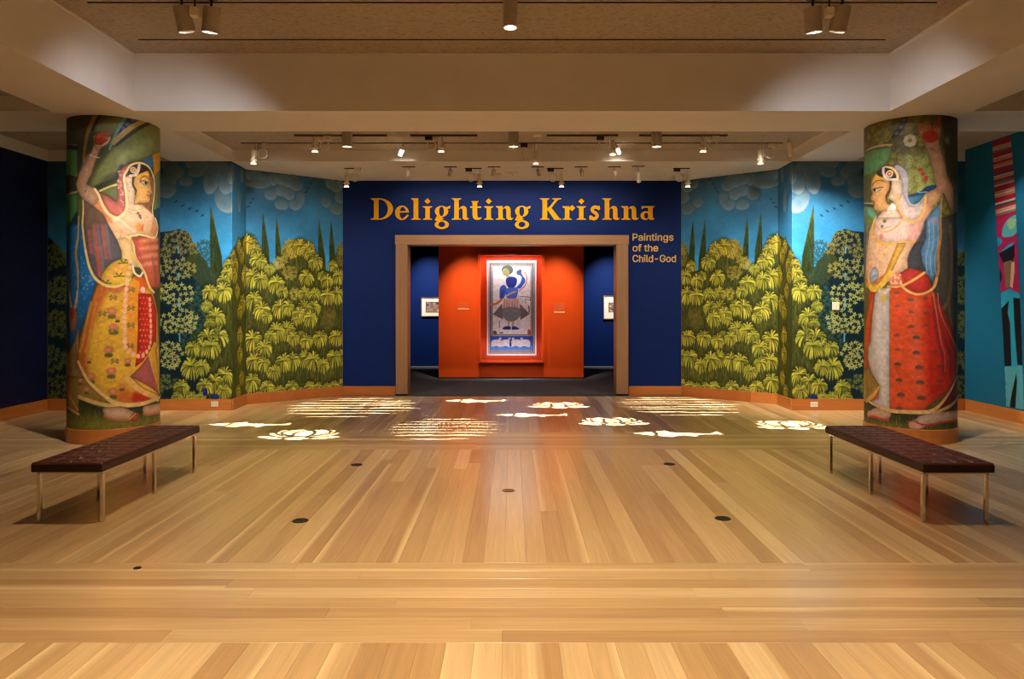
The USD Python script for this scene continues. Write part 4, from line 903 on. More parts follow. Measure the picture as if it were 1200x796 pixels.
# skirt
f.fill([4, (130, 190), (210, 200), (360, 170), (500, 150), (690, 240), (850, 190), (960, 430), (1095, 790), 5, (1120, 300), (1120, 500), (1000, 700), (920, 770), 6, (740, 400), (570, 410), (370, 390), (150, 300), 5, (80, 600), (75, 350), 4, (85, 790), (110, 480)], (216, 70, 32), sm=False)
f.fill([4, (760, 260), (960, 430), (1095, 790), 5, (1120, 400), (1000, 700), (900, 780), (780, 790), (760, 300), 4, (740, 600)], (186, 30, 24), sm=False, alpha=.75, soft=.10)
f.stroke([4, (640, 300), (640, 790), 5, (690, 700)], 70, (224, 92, 70), alpha=.5, soft=.08)
f.fill([4, (160, 220), (195, 230), (150, 600), (130, 790), 5, (115, 300), (120, 440), (75, 460), (80, 0), 4, (105, 480)], (206, 84, 28), sm=False)
f.fill([4, (195, 240), (240, 180), (362, 160), (362, 790), 5, (362, 790), 6, (366, 385), (250, 350), (140, 300), 5, (230, 790), (250, 650), (160, 510), (115, 350), (120, 200), 4, (145, 790), (165, 500)], (212, 198, 188), sm=False)
f.dot([4, (290, 285)], 36, (230, 184, 70), ry=34); f.stroke([4, (200, 170), (280, 220), (360, 180)], 30, (232, 206, 160), alpha=.8, soft=.02)
for k in range(9): f.dot([4, (220 + 16 * (k % 5), 400 + 40 * k)], 14, (196, 170, 160), alpha=.5, soft=.02)
for s, x, y, r in ((4, 435, 220, 34), (4, 600, 300, 40), (4, 765, 280, 34), (4, 445, 370, 32), (4, 775, 450, 40), (4, 600, 600, 40), (4, 775, 585, 36), (4, 440, 700, 40), (4, 660, 725, 44), (4, 600, 440, 30), (5, 880, 260, 32), (5, 660, 270, 44), (5, 450, 400, 44), (5, 690, 435, 50), (5, 920, 430, 36), (5, 465, 580, 44), (5, 700, 605, 54), (5, 925, 590, 40), (5, 485, 745, 50), (5, 715, 780, 54), (5, 450, 235, 34), (5, 960, 745, 36), (5, 1035, 260, 22), (6, 470, 370, 40)):
    a = np.linspace(0, PI, 9); f.fill([s] + [(x + r * math.cos(t), y + r * .25 - r * .75 * math.sin(t)) for t in a], (78, 62, 52), sm=False, alpha=.9 if r > 42 else .7)
    f.stroke([s, (x - r * .6, y + r * .35), (x + r * .6, y + r * .35)], r * .3, (84, 66, 54), alpha=.6)
for x0, x1 in ((830, 920), (860, 1000), (900, 1060)): f.stroke([4, (x0, 240), ((x0 + x1) / 2 - 10, 480), (x1 - 10, 790), 5, (x1 + 40, 300), (x1 + 40, 520)], [10, 26, 40, 44, 30], (132, 38, 40), alpha=.7, soft=.02)
for x0, x1 in ((830, 940), (880, 1080)): f.stroke([4, (x0 + 20, 230), (x0 + 60, 480), (x1, 790), 5, (x1 + 40, 300), (x1 + 40, 480)], 12, (220, 130, 120), alpha=.7)
# waist
f.fill([3, (470, 630), (590, 565), (740, 605), (810, 690), (835, 790), 4, (850, 160), (790, 210), (690, 235), (600, 215), (510, 150), (480, 60)], (192, 48, 38), sm=False)
for k in range(9): f.stroke([3, (590 + 25 * k, 720), (600 + 24 * k, 790), 4, (610 + 22 * k, 200)], 7, (150, 26, 24), alpha=.7)
f.fill([4, (370, 20), (470, 0), (500, 130), (370, 150)], (226, 110, 80), alpha=.9, soft=.02)
for k in range(30): f.dot([4, (rgc.uniform(375, 480), rgc.uniform(10, 130))], 9, (236, 190, 160), alpha=.8)
f.stroke([4, (120, 40), (140, 160), (200, 180), (280, 120), (370, 0)], [30, 60, 64, 60, 50], (234, 180, 64))
f.stroke([4, (340, 150), (420, 160), (500, 150)], 16, (226, 176, 90)); f.stroke([3, (520, 760), (640, 695), (750, 620)], 26, (232, 172, 90)); f.stroke([4, (480, 90), (510, 160), (600, 220), (690, 240), (790, 212), (865, 150), (890, 60)], [20, 24, 26, 26, 26, 28, 28], (232, 172, 92))
# veil and head
f.stroke([2, (440, 150), (500, 200), (530, 290), (532, 450), (560, 545), (620, 590), (700, 565), (765, 470)], [40, 60, 60, 50, 40, 36, 36, 20], (156, 150, 164))
f.fill([2, (440, 260), (500, 290), (512, 330), (520, 470), (580, 590), (670, 600), (750, 500), (745, 640), (690, 740), (600, 770), (520, 720), (465, 620), (440, 480)], (218, 190, 186), sm=False); f.stroke([2, (540, 660), (620, 640), (690, 580)], 30, (190, 170, 150), alpha=.7, soft=.02)
f.fill([2, (385, 300), (495, 290), (505, 450), (470, 520), (440, 600), (400, 540), (340, 500), (370, 420)], (232, 192, 160), sm=False)
f.fill([2, (158, 300), (200, 225), (250, 215), (330, 290), (365, 320), (362, 410), (330, 480), (335, 560), (385, 590), (360, 630), (270, 650), (190, 632), (180, 605), (186, 575), (188, 548), (178, 535), (150, 520), (148, 500), (168, 440), (152, 405), (150, 360)], (230, 168, 98), sm=False)
f.fill([2, (175, 290), (220, 245), (290, 280), (250, 300), (190, 330)], (234, 172, 54), soft=.02)
f.fill([2, (215, 215), (290, 168), (345, 155), (405, 195), (430, 280), (370, 295), (310, 265), (250, 255)], (46, 42, 44))
f.stroke([2, (290, 165), (290, 220), (330, 285), (440, 290)], [28, 30, 30, 22], (222, 206, 206)); f.dot([2, (358, 228)], 40, (232, 206, 150)); f.dot([2, (358, 228)], 24, (190, 60, 44)); f.dot([2, (358, 228)], 11, (236, 210, 160))
f.stroke([2, (368, 320), (366, 400), (325, 470), (325, 520), (335, 560)], [20, 22, 20, 16, 10], (84, 44, 32))
f.stroke([2, (162, 365), (200, 315), (250, 300), (295, 312)], 9, (66, 44, 34)); f.fill([2, (170, 405), (210, 392), (285, 378), (255, 410), (215, 436), (185, 425)], (232, 214, 190)); f.dot([2, (190, 409)], 17, (30, 24, 26)); f.stroke([2, (165, 402), (210, 390), (290, 376)], 7, (44, 30, 28))
f.stroke([2, (148, 510), (180, 500)], 6, (170, 100, 70)); f.stroke([2, (172, 545), (192, 560)], 14, (176, 66, 60)); f.stroke([2, (190, 632), (270, 650), (370, 630)], 6, (160, 90, 60)); f.dot([2, (388, 482)], 26, (206, 160, 110)); f.dot([2, (388, 482)], 14, (236, 200, 150))
f.fill([2, (380, 560), (435, 590), (420, 650), (330, 660)], (232, 214, 206), soft=.02); f.stroke([2, (310, 650), (450, 640)], 6, (170, 120, 110))
f.stroke([2, (305, 150), (390, 165), (445, 230), (450, 300)], [14, 26, 28, 16], (238, 196, 132)); f.stroke([2, (450, 480), (470, 640), (530, 735), (605, 768), (690, 740), (745, 640), (765, 480)], [24, 28, 30, 32, 30, 28, 20], (234, 170, 80))
f.stroke([2, (455, 640), (500, 720)], 22, (160, 92, 70), alpha=.7)
# hem, feet, ground
f.fill([6, (40, 280), (150, 310), (280, 390), (400, 425), (700, 435), (900, 400), (1150, 280), (1150, 690), (40, 690)], (44, 48, 26), sm=False); f.fill([6, (40, 480), (300, 510), (700, 580), (1150, 560), (1150, 700), (40, 700)], (124, 112, 36), sm=False, alpha=.7, soft=.1)
for k in range(170):
    x, y = rgc.uniform(70, 1130), rgc.uniform(440, 640); f.stroke([6, (x, y), (x + rgc.uniform(-8, 8), y - 45)], [8, 2], (150, 136, 44) if rgc.random() < .45 else (56, 62, 26), alpha=.5)
f.fill([5, (70, 480), (130, 440), (200, 570), (255, 660), (190, 780), 6, (150, 290), (90, 300), (60, 300)], (156, 118, 46), sm=False)
for k in range(6): f.stroke([5, (90 + 18 * k, 500 + 20 * k), (80 + 16 * k, 790)], 7, (100, 72, 30), alpha=.7)
f.stroke([5, (250, 650), (170, 760), 6, (100, 290)], [16, 50, 40], (206, 158, 70))
f.fill([6, (1110, 20), (1135, 200), (1000, 330), (860, 420), (930, 300)], (120, 34, 36), sm=False); f.fill([6, (105, 440), (150, 390), (220, 365), (360, 395), (365, 470), (300, 495), (180, 470)], (216, 168, 132))
f.stroke([6, (110, 455), (200, 470), (295, 497), (345, 490)], 22, (186, 54, 34)); f.dot([6, (125, 430)], 30, (214, 130, 96), ry=34)
f.fill([6, (570, 530), (650, 490), (720, 450), (900, 415), (1130, 390), (1130, 500), (960, 535), (800, 560), (720, 600), (640, 605), (590, 585)], (204, 168, 146)); f.stroke([6, (645, 505), (720, 555), (850, 555), (960, 525), (1130, 495)], [14, 20, 22, 20, 16], (178, 50, 44)); f.dot([6, (620, 560)], 36, (214, 150, 130), ry=40); f.stroke([6, (560, 520), (640, 520)], 12, (178, 70, 50)); f.dot([6, (680, 575)], 30, (216, 160, 130), ry=26)
f.stroke([6, (860, 425), (960, 385), (1060, 330), (1140, 220)], [30, 34, 34, 20], (206, 156, 104)); f.stroke([6, (135, 300), (270, 365), (400, 402), (560, 412), (700, 415), (830, 402), (930, 330), (1050, 160), (1110, 20)], [24, 34, 40, 42, 42, 40, 36, 30, 20], (224, 176, 112))
cR.mottle(0.10, 7.0, 38, 4); cR.mottle(0.16, 30.0, 33, 3); cR.c = np.clip(cR.c, 0, 1) ** .86

for nm, c_, pl, sx, lab in (('left', cL, placeL, -1, 'round column wrapped in a painting of a woman in a yellow skirt, arm raised'), ('right', cR, placeR, 1, 'round column wrapped in a painting of a woman in a red and white skirt')):
    t = thing('painted_column', lab, 'column', base=(sx * COLX, COLY, 0), group='painted columns')
    painted(t, 'picture_wrap', c_, pl)
    v = (sx * COLX, COLY, 0)
    part(t, 'core', lathe([(0, 0.0), (COLR - 0.01, 0.0), (COLR - 0.01, HS), (0, HS)], 48, v, (v[0], v[1], 1)), 'plain_wall', smooth=40)
    m = lathe([(COLR - 0.02, 0.0), (COLR + 0.012, 0.0), (COLR + 0.012, BASEH - 0.006), (COLR + 0.006, BASEH), (COLR - 0.02, BASEH)], 96, v, (v[0], v[1], 1))
    p = fresh(t.path, 'base_ring')
    vx, fx, nx = meshkit.arrays(m, 40)
    g = usdkit.mesh(stage, p, trimesh.Trimesh(vx - t.base, fx, process=False), M['base_oak'], smooth=40)
    npt = len(g.GetPointsAttr().Get()); plank_prim(p, g, np.tile([0.5, 0.3, 0.0], (npt, 1)))

# ------------------------------------------------------------------ title lettering on the blue wall
KT = YT / F
def tw(x, y): return (x - CX) * KT, EYE + (HY - y) * KT
def ell(cx, cy, rx, ry, n=40):
    a = np.linspace(0, 2 * PI, n, endpoint=False); return Polygon(np.stack([cx + rx * np.cos(a), cy + ry * np.sin(a)], 1))
def P(*p): return Polygon(p).buffer(0)
def U_(*g): return shapely.union_all(list(g))
def stem(x0, x1, h, top=None, left=True):
    """upright with a bracketed foot and a slab or flag at the top"""
    g = [P((x0, 0), (x1, 0), (x1, h), (x0, h)), P((x0 - 38, 0), (x1 + 38, 0), (x1 + 36, 12), (x1, 26), (x0, 26), (x0 - 36, 12))]
    if top == 'slab': g.append(P((x0 - 40, h), (x1 + 38, h), (x1 + 36, h - 12), (x1, h - 30), (x0, h - 30), (x0 - 38, h - 12)))
    if top == 'flag': g.append(P((x0 - 40, h), (x1, h), (x1, h - 30), (x0, h - 34), (x0 - 38, h - 14)))
    return U_(*g)
def arch(x):      # shoulder and right leg of h and n, starting from the stem at x
    o = spline([(x, 165), (x + 40, 208), (x + 84, 213), (x + 118, 190), (x + 128, 140)], 5, False)
    i = spline([(x + 60, 140), (x + 54, 165), (x + 34, 178), (x + 14, 168), (x, 140)], 5, False)
    return U_(Polygon(np.vstack([o, i])).buffer(0), P((x + 60, 145), (x + 128, 145), (x + 128, 52), (x + 134, 28), (x + 152, 22), (x + 168, 30), (x + 160, 10), (x + 130, -6), (x + 92, -4), (x + 66, 14), (x + 60, 46)))
def dia(cx, cy, r): return P((cx, cy + r), (cx + r, cy), (cx, cy - r), (cx - r, cy)).buffer(4)
GL = {}
GL['D'] = U_(P((50, 0), (125, 0), (125, 335), (50, 335)), P((2, 0), (160, 0), (160, 18), (50, 30), (4, 14)), P((2, 335), (160, 335), (160, 317), (50, 303), (4, 321)),
             ell(135, 167.5, 215, 167.5).difference(ell(130, 167.5, 140, 150)).intersection(sbox(124, 0, 400, 335)))
GL['e'] = U_(ell(110, 108, 108, 114).difference(ell(122, 106, 50, 92)).difference(sbox(112, 58, 230, 112)), P((55, 112), (217, 112), (212, 134), (55, 134)), P((150, 20), (205, 48), (218, 72), (190, 80), (165, 50), (120, 25)))
GL['l'] = stem(40, 112, 335, 'flag')
GL['i'] = U_(stem(38, 108, 210, 'slab'), dia(73, 288, 42))
GL['g'] = U_(ell(112, 130, 104, 88).difference(ell(112, 130, 38, 74)), P((150, 195), (200, 196), (246, 222), (250, 196), (238, 172), (196, 172)), P((40, 62), (70, 48), (112, 40), (90, 12), (150, 2), (210, -30), (190, 10), (110, 22), (60, 8), (8, -4), (20, 24)),
             ell(116, -78, 112, 70).difference(ell(116, -74, 52, 42)), P((62, 40), (104, 44), (150, 10), (70, -16), (34, -20), (4, -6), (36, 28)))
GL['h'] = U_(stem(40, 112, 335, 'slab'), arch(110))
GL['n'] = U_(stem(40, 110, 212, 'flag'), arch(106))
GL['t'] = U_(P((40, 285), (112, 285), (112, 60), (122, 36), (146, 28), (170, 40), (184, 30), (160, 4), (120, -6), (74, 4), (46, 30), (40, 70)), P((20, 290), (136, 290), (126, 274), (112, 262), (44, 262), (32, 276)), P((0, 208), (180, 208), (172, 184), (6, 184)))
GL['K'] = U_(stem(46, 120, 335, 'slab'), P((118, 150), (150, 140), (282, 300), (300, 314), (335, 320), (335, 335), (196, 335), (196, 320), (228, 314), (232, 300)), P((118, 165), (150, 205), (178, 196), (290, 50), (312, 22), (340, 14), (340, 0), (226, 0), (218, 18)))
GL['r'] = U_(stem(36, 106, 210, 'flag'), dia(150, 182, 44), P((100, 150), (150, 170), (150, 200), (100, 190)))
GL['s'] = U_(LineString(spline([(148, 176), (112, 197), (68, 190), (46, 158), (66, 126), (104, 100), (128, 66), (104, 24), (62, 16), (24, 44)], 6, False)).buffer(25), P((140, 215), (168, 215), (160, 150), (142, 160), (128, 196)), P((2, 0), (28, -4), (34, 30), (26, 62), (6, 62)))
GL['a'] = U_(P((122, 212), (192, 212), (192, 34), (204, 22), (222, 26), (212, 4), (180, -6), (146, 2), (122, 24)), P((18, 212), (222, 212), (216, 196), (190, 184), (60, 186), (34, 166), (20, 166)), ell(74, 64, 72, 68).difference(ell(92, 62, 34, 46)), P((90, 132), (124, 126), (124, 112), (80, 118)))
TITLE = [('D', 434.4), ('e', 462.9), ('l', 481.8), ('i', 495.6), ('g', 509.1), ('h', 529.3), ('t', 550.8), ('i', 567.3), ('n', 580.9), ('g', 603.0), ('K', 632.2), ('r', 659.2), ('i', 675.8), ('s', 690.3), ('h', 705.6), ('n', 727.9), ('a', 750.4)]
tl = thing('wall_title', 'large gold serif title lettering across the top of the blue wall', 'lettering', base=(*tw(600, 257.6)[:1], YT, tw(600, 257.6)[1]))
for ch, x in TITLE:
    k = KT / 13.333; X, Z = tw(x, 257.6)
    gm = affinity.affine_transform(GL[ch].simplify(1.0), [k, 0, 0, k, X, Z])
    m = extrude(gm, 0.012); m.apply_transform(np.array([[1, 0, 0, 0], [0, 0, -1, YT], [0, 1, 0, 0], [0, 0, 0, 1.0]]))
    part(tl, 'letter', m, 'gold_letter')
plain('gold_letter_dull', S(206, 162, 70), 0.5, var=0.02)
sb = thing('wall_subtitle', 'small gold three-line subtitle lettering beside the top right of the doorway', 'lettering', base=(*tw(765, 290)[:1], YT, tw(765, 290)[1]))
for txt, y, x0, x1 in (('Paintings', 281.9, 741.2, 789.3), ('of the', 294.5, 741.2, 771.4), ('Child-God', 307.0, 741.2, 792.2)):
    m = meshkit.text_mesh(txt, 0.118, 0.006, bold=True)
    m.apply_translation((-m.bounds[0][0], 0, 0)); m.apply_scale((((x1 - x0) * KT) / m.bounds[1][0], 1, 1))
    X, Z = tw(x0, y)
    m.apply_transform(np.array([[1, 0, 0, X], [0, 0, -1, YT], [0, 1, 0, Z], [0, 0, 0, 1.0]]))
    part(sb, 'text_line', m, 'gold_letter_dull')

# ------------------------------------------------------------------ benches
def make_bench(name, x0, x1, y0, y1, label):
    cx, cy = (x0 + x1) / 2, (y0 + y1) / 2
    t = thing(name, label, 'bench', base=(cx, cy, 0), group='tufted leather benches')
    hx, hy = (x1 - x0) / 2, (y1 - y0) / 2
    gx = np.linspace(-hx, hx, 67); gy = np.linspace(-hy, hy, 207)
    GX, GY = np.meshgrid(gx, gy); nx, ny = 4, 13
    cu, cw_ = GX / (2 * hx) * nx, GY / (2 * hy) * ny
    du = np.abs(cu - np.round(cu)) * 2 * hx / nx; dv = np.abs(cw_ - np.round(cw_)) * 2 * hy / ny
    edge = np.minimum(hx - np.abs(GX), hy - np.abs(GY))
    inner = np.clip((edge - 0.02) / 0.02, 0, 1)
    h = 0.443 - 0.014 * inner * (np.exp(-(du / 0.010) ** 2) + np.exp(-(dv / 0.010) ** 2)) - 0.016 * inner * np.exp(-(du ** 2 + dv ** 2) / 0.018 ** 2)
    h -= 0.012 * np.clip(1 - edge / 0.012, 0, 1) ** 2
    v = np.stack([GX, GY, h], -1).reshape(-1, 3); H, W = GX.shape; i = np.arange(H * W).reshape(H, W)
    q = np.stack([i[:-1, :-1], i[:-1, 1:], i[1:, 1:], i[1:, :-1]], -1).reshape(-1, 4)
    part(t, 'seat_top', trimesh.Trimesh(v, np.vstack([q[:, [0, 1, 2]], q[:, [0, 2, 3]]]), process=False), 'leather', smooth=True, local=True)
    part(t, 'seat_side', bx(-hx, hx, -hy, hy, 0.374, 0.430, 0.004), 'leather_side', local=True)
    btn = []
    for a in range(1, nx):
        for b in range(1, ny):
            s = trimesh.creation.icosphere(1, 0.010); s.apply_scale((1, 1, 0.45)); s.apply_translation((-hx + 2 * hx * a / nx, -hy + 2 * hy * b / ny, 0.423)); btn.append(s)
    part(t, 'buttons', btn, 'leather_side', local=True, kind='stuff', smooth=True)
    lx, ly, w = hx - 0.03, hy - 0.055, 0.013
    for sx in (-1, 1):
        for k in (-1, 0, 1): part(t, 'leg', bx(sx * lx - w, sx * lx + w, k * ly - w, k * ly + w, 0, 0.356, 0.002), 'chrome', local=True)
    for sx in (-1, 1): part(t, 'rail', bx(sx * lx - w, sx * lx + w, -ly - w, ly + w, 0.356, 0.374, 0.002), 'chrome', local=True)
    for k in (-1, 1): part(t, 'rail', bx(-lx + w, lx - w, k * ly - w, k * ly + w, 0.356, 0.374, 0.002), 'chrome', local=True)
    return t
B1 = make_bench('tufted_bench', -3.507, -2.985, 5.285, 6.935, 'dark brown tufted leather bench on chrome legs before the column of the woman in yellow')
B2 = copy_of(B1, 'tufted_bench', (3.246, 6.09, 0), 'dark brown tufted leather bench on chrome legs before the column of the woman in red', 'bench', 'tufted leather benches')

# ------------------------------------------------------------------ round floor outlets
def plug(x, y, r, m, label):
    t = thing('floor_outlet', label, 'floor outlet', base=(x, y, 0), group='round floor outlet covers')
    part(t, 'ring', lathe([(r - 0.008, 0.0), (r, 0.0), (r - 0.001, 0.003), (r - 0.008, 0.004), (r - 0.009, 0.001)], 36, (0, 0, 0), (0, 0, 1)), m, local=True, smooth=30)
    part(t, 'cover', lathe([(0, 0.0025), (r - 0.009, 0.0025), (r - 0.009, 0.0)], 36, (0, 0, 0), (0, 0, 1)), m, local=True, smooth=30)
    part(t, 'slot', bx(-r * 0.35, r * 0.35, -0.004, 0.004, 0.0024, 0.0032), 'fixture_black', local=True)
for x, y, r, m, lab in ((-1.562, 5.354, .059, 'floor_plug', 'larger dark round floor outlet cover nearer the left bench'), (-1.545, 7.215, .059, 'floor_plug', 'farther dark round floor outlet cover left of centre'),
                        (1.574, 7.25, .059, 'floor_plug', 'farther dark round floor outlet cover right of centre'), (1.572, 5.41, .059, 'floor_plug', 'larger dark round floor outlet cover nearer the right bench'),
                        (-0.03, 6.22, .055, 'floor_plug_brass', 'brass coloured round floor outlet cover in the middle of the floor'), (-2.27, 4.395, .024, 'floor_plug', 'tiny dark round floor plug at the near left crosswise boards')): plug(x, y, r, m, lab)

# ------------------------------------------------------------------ plates on the murals and baseboards
def wall_plate(name, px, py, w, h, m, label, cat, y=YM - 0.003, holes=None, d=0.008):
    k = y / F; X, Z = (px - CX) * k, EYE + (HY - py) * k
    t = thing(name, label, cat, base=(X, y, Z))
    part(t, 'plate', bx(X - w / 2, X + w / 2, y - d, y, Z - h / 2, Z + h / 2, 0.002), m)
    if holes == 'outlet':
        for s in (-1, 1):
            part(t, 'socket', bx(X + s * w * .24 - .016, X + s * w * .24 + .016, y - d - .002, y - d, Z - .014, Z + .014, 0.001), 'plastic_white')
            part(t, 'slots', [bx(X + s * w * .24 + o - .0015, X + s * w * .24 + o + .0015, y - d - .003, y - d - .0015, Z - .006, Z + .006) for o in (-.007, .007)], 'fixture_black')
    elif holes == 'grille':
        for j in range(3): part(t, 'vent', bx(X - w * .35, X + w * .35, y - d - .001, y - d + .001, Z - h * .3 + j * .02, Z - h * .3 + j * .02 + .006), 'plastic_white')
    else:
        part(t, 'screws', [rod((X, y - d + .001, Z + s * h * .36), (X, y - d - .001, Z + s * h * .36), .004, 8) for s in (-1, 1)], m)
wall_plate('wall_plate', 240.6, 459.4, .066, .108, 'plate_blue', 'blue upright blank plate low on the left mural', 'wall plate')
wall_plate('wall_plate', 252.4, 464.6, .108, .062, 'plate_blue', 'blue level blank plate just above the left white outlet', 'wall plate')
wall_plate('wall_plate', 953.0, 464.9, .082, .056, 'plate_blue', 'blue blank plate just above the right white outlet', 'wall plate')
wall_plate('power_outlet', 251.6, 473.6, .112, .078, 'plastic_white', 'white double power outlet in the baseboard under the left mural', 'power outlet', y=YM - 0.022, holes='outlet')
wall_plate('power_outlet', 954.0, 474.0, .112, .078, 'plastic_white', 'white double power outlet in the baseboard under the right mural', 'power outlet', y=YM - 0.022, holes='outlet')
wall_plate('thermostat', 978.9, 358.6, .098, .122, 'plastic_white', 'white thermostat box on the leafy tree of the right mural', 'thermostat', holes='grille', d=0.03)

# ------------------------------------------------------------------ pictures in the inner room
k_ = (YO + 0.18) / F
def pt(x, y): return (x - CX) * k_, EYE + (HY - y) * k_
px0, pz1 = pt(570.6, 305.6); px1, pz0 = pt(628.6, 416.6)
pn = thing('tall_painting', 'tall painting of a blue standing figure above white cows, in the orange case', 'painting', base=((px0 + px1) / 2, YO + 0.19, pz0))
part(pn, 'frame', [bx(px0, px1, YO + .165, YO + .218, pz0, pz0 + .035), bx(px0, px1, YO + .165, YO + .218, pz1 - .035, pz1), bx(px0, px0 + .03, YO + .165, YO + .218, pz0 + .035, pz1 - .035), bx(px1 - .03, px1, YO + .165, YO + .218, pz0 + .035, pz1 - .035)], 'mat_board', label='thin white frame')
cp = Canvas(np.arange(px0 + .028, px1 - .026, .007), np.arange(pz0 + .033, pz1 - .031, .007), (236, 228, 216)); cp.px = .007
def q1(*p): return np.array([pt(555 + a / 11.367, 290 + b / 11.367) for a, b in p])        # upper crop
def q2(*p): return np.array([pt(555 + a / 9.95, 350 + b / 9.95) for a, b in p])            # lower crop
W_, H_ = px1 - px0, pz1 - pz0
for w, c in ((.19, (150, 152, 160)), (.13, (120, 112, 106)), (.09, (190, 170, 140)), (.045, (92, 90, 96))):
    e = w / 2
    cp.stroke([(px0 + .075, pz0 + .075), (px1 - .075, pz0 + .075), (px1 - .075, pz1 - .075), (px0 + .075, pz1 - .075), (px0 + .075, pz0 + .075)], w * .62, c)
cp.fill(np.array([(px0 + .13, pz0 + .13), (px1 - .13, pz0 + .13), (px1 - .13, pz1 - .13), (px0 + .13, pz1 - .13)]), (238, 230, 218))
GREY, BLU, DBL, ORG = (112, 108, 104), (56, 88, 180), (34, 52, 130), (226, 116, 46)
a = q1((450, 300))[0]; cp.dot(a[0], a[1], .125, .105, (84, 88, 74)); a = q1((430, 330))[0]; cp.dot(a[0], a[1], .075, .085, (150, 140, 90)); a = q1((460, 420))[0]; cp.dot(a[0], a[1], .045, .10, (170, 160, 110))
cp.fill(spline(q1((430, 430), (450, 520), (500, 545), (560, 510), (575, 420), (500, 390)), 4), DBL)
cp.fill(spline(q1((345, 640), (350, 540), (400, 500), (440, 540), (430, 600), (400, 680), (350, 680)), 4), BLU)
cp.fill(spline(q1((430, 560), (500, 540), (590, 540), (575, 660), (520, 690), (440, 670)), 4), (78, 110, 196)); cp.fill(spline(q1((360, 650), (400, 560), (380, 660)), 3), DBL)
cp.fill(spline(q1((575, 530), (620, 480), (640, 400), (600, 360), (580, 330), (620, 310), (650, 370), (690, 440), (660, 500), (620, 550)), 4), BLU); cp.fill(spline(q1((590, 370), (570, 330), (600, 300), (640, 300), (630, 350)), 4), (80, 84, 110))
cp.stroke(spline(q1((610, 580), (690, 500), (710, 400), (680, 330)), 5, False), .018, (180, 110, 96)); cp.stroke(q1((430, 650), (520, 600), (560, 590)), .03, (222, 176, 110))
cp.stroke(spline(q1((230, 760), (300, 750), (370, 700)), 4, False), [.02, .06, .05] if False else .05, ORG)
cp.fill(q1((430, 690), (560, 690), (590, 790), (410, 790)), (232, 150, 110)); cp.fill(q2((350, 0), (520, 0), (540, 110), (340, 110)), (226, 160, 126))
for k in range(7): cp.stroke(q2((345 + 30 * k, 0), (340 + 31 * k, 150)), .014, (206, 206, 214))
cp.fill(q2((225, 185), (330, 60), (345, 245)), GREY); cp.fill(q2((540, 60), (655, 180), (545, 250)), GREY)
cp.fill(spline(q2((345, 110), (530, 110), (540, 200), (500, 250), (430, 270), (370, 245), (340, 190)), 4), (128, 130, 128))
for k in range(60):
    a = q2((RNG.uniform(240, 640), RNG.uniform(100, 240)))[0]; cp.dot(a[0], a[1], .008, .008, (190, 186, 176), .5)
cp.fill(q2((395, 265), (425, 265), (415, 330), (430, 360), (405, 360)), (222, 160, 130)); cp.fill(q2((445, 265), (480, 265), (465, 330), (470, 360), (445, 360)), (222, 160, 130))
cp.fill(spline(q2((335, 355), (370, 325), (425, 325), (425, 362)), 4), DBL); cp.fill(spline(q2((450, 362), (455, 325), (500, 330), (530, 358)), 4), DBL)
cp.fill(spline(q2((225, 410), (235, 375), (265, 385), (268, 415)), 4), (84, 84, 78)); cp.stroke(q2((305, 400), (340, 402)), .024, (70, 66, 64)); cp.fill(spline(q2((630, 410), (640, 360), (665, 375), (665, 415)), 4), (186, 70, 70)); cp.stroke(q2((300, 260), (305, 340)), .016, (130, 120, 140)); cp.stroke(q2((645, 90), (650, 160)), .03, (110, 106, 112)); cp.stroke(spline(q1((620, 655), (740, 665), (755, 710)), 4, False), .012, (90, 86, 90)); cp.stroke(spline(q2((610, 60), (600, 10), (650, 20)), 4, False), .012, (110, 106, 110))
cp.stroke(q2((195, 425), (690, 425)), .03, (146, 118, 92)); cp.fill(q2((195, 438), (690, 438), (690, 600), (195, 600)), (44, 70, 160))
cp.fill(q2((195, 550), (690, 550), (690, 600), (195, 600)), (58, 130, 206)); cp.fill(q2((195, 600), (690, 600), (690, 625), (195, 625)), (150, 130, 126))
for x in (270, 380, 500, 600):
    cp.fill(spline(q2((x - 60, 560), (x - 62, 500), (x - 20, 478), (x + 40, 482), (x + 62, 520), (x + 50, 565), (x, 555)), 4), (214, 206, 202)); a = q2((x - 10, 565))[0]; cp.dot(a[0], a[1], .03, .014, (40, 80, 170)); a = q2((x + (40 if x < 430 else -40), 470))[0]; cp.dot(a[0], a[1], .03, .03, (214, 206, 202))
cp.stroke(q2((428, 470), (430, 545)), [.02, .05], (30, 44, 110)); cp.mottle(.12, 25, 44, 3)
painted(pn, 'canvas', cp, lambda U, V: np.stack([U, np.full_like(U, YO + .19), V], -1))

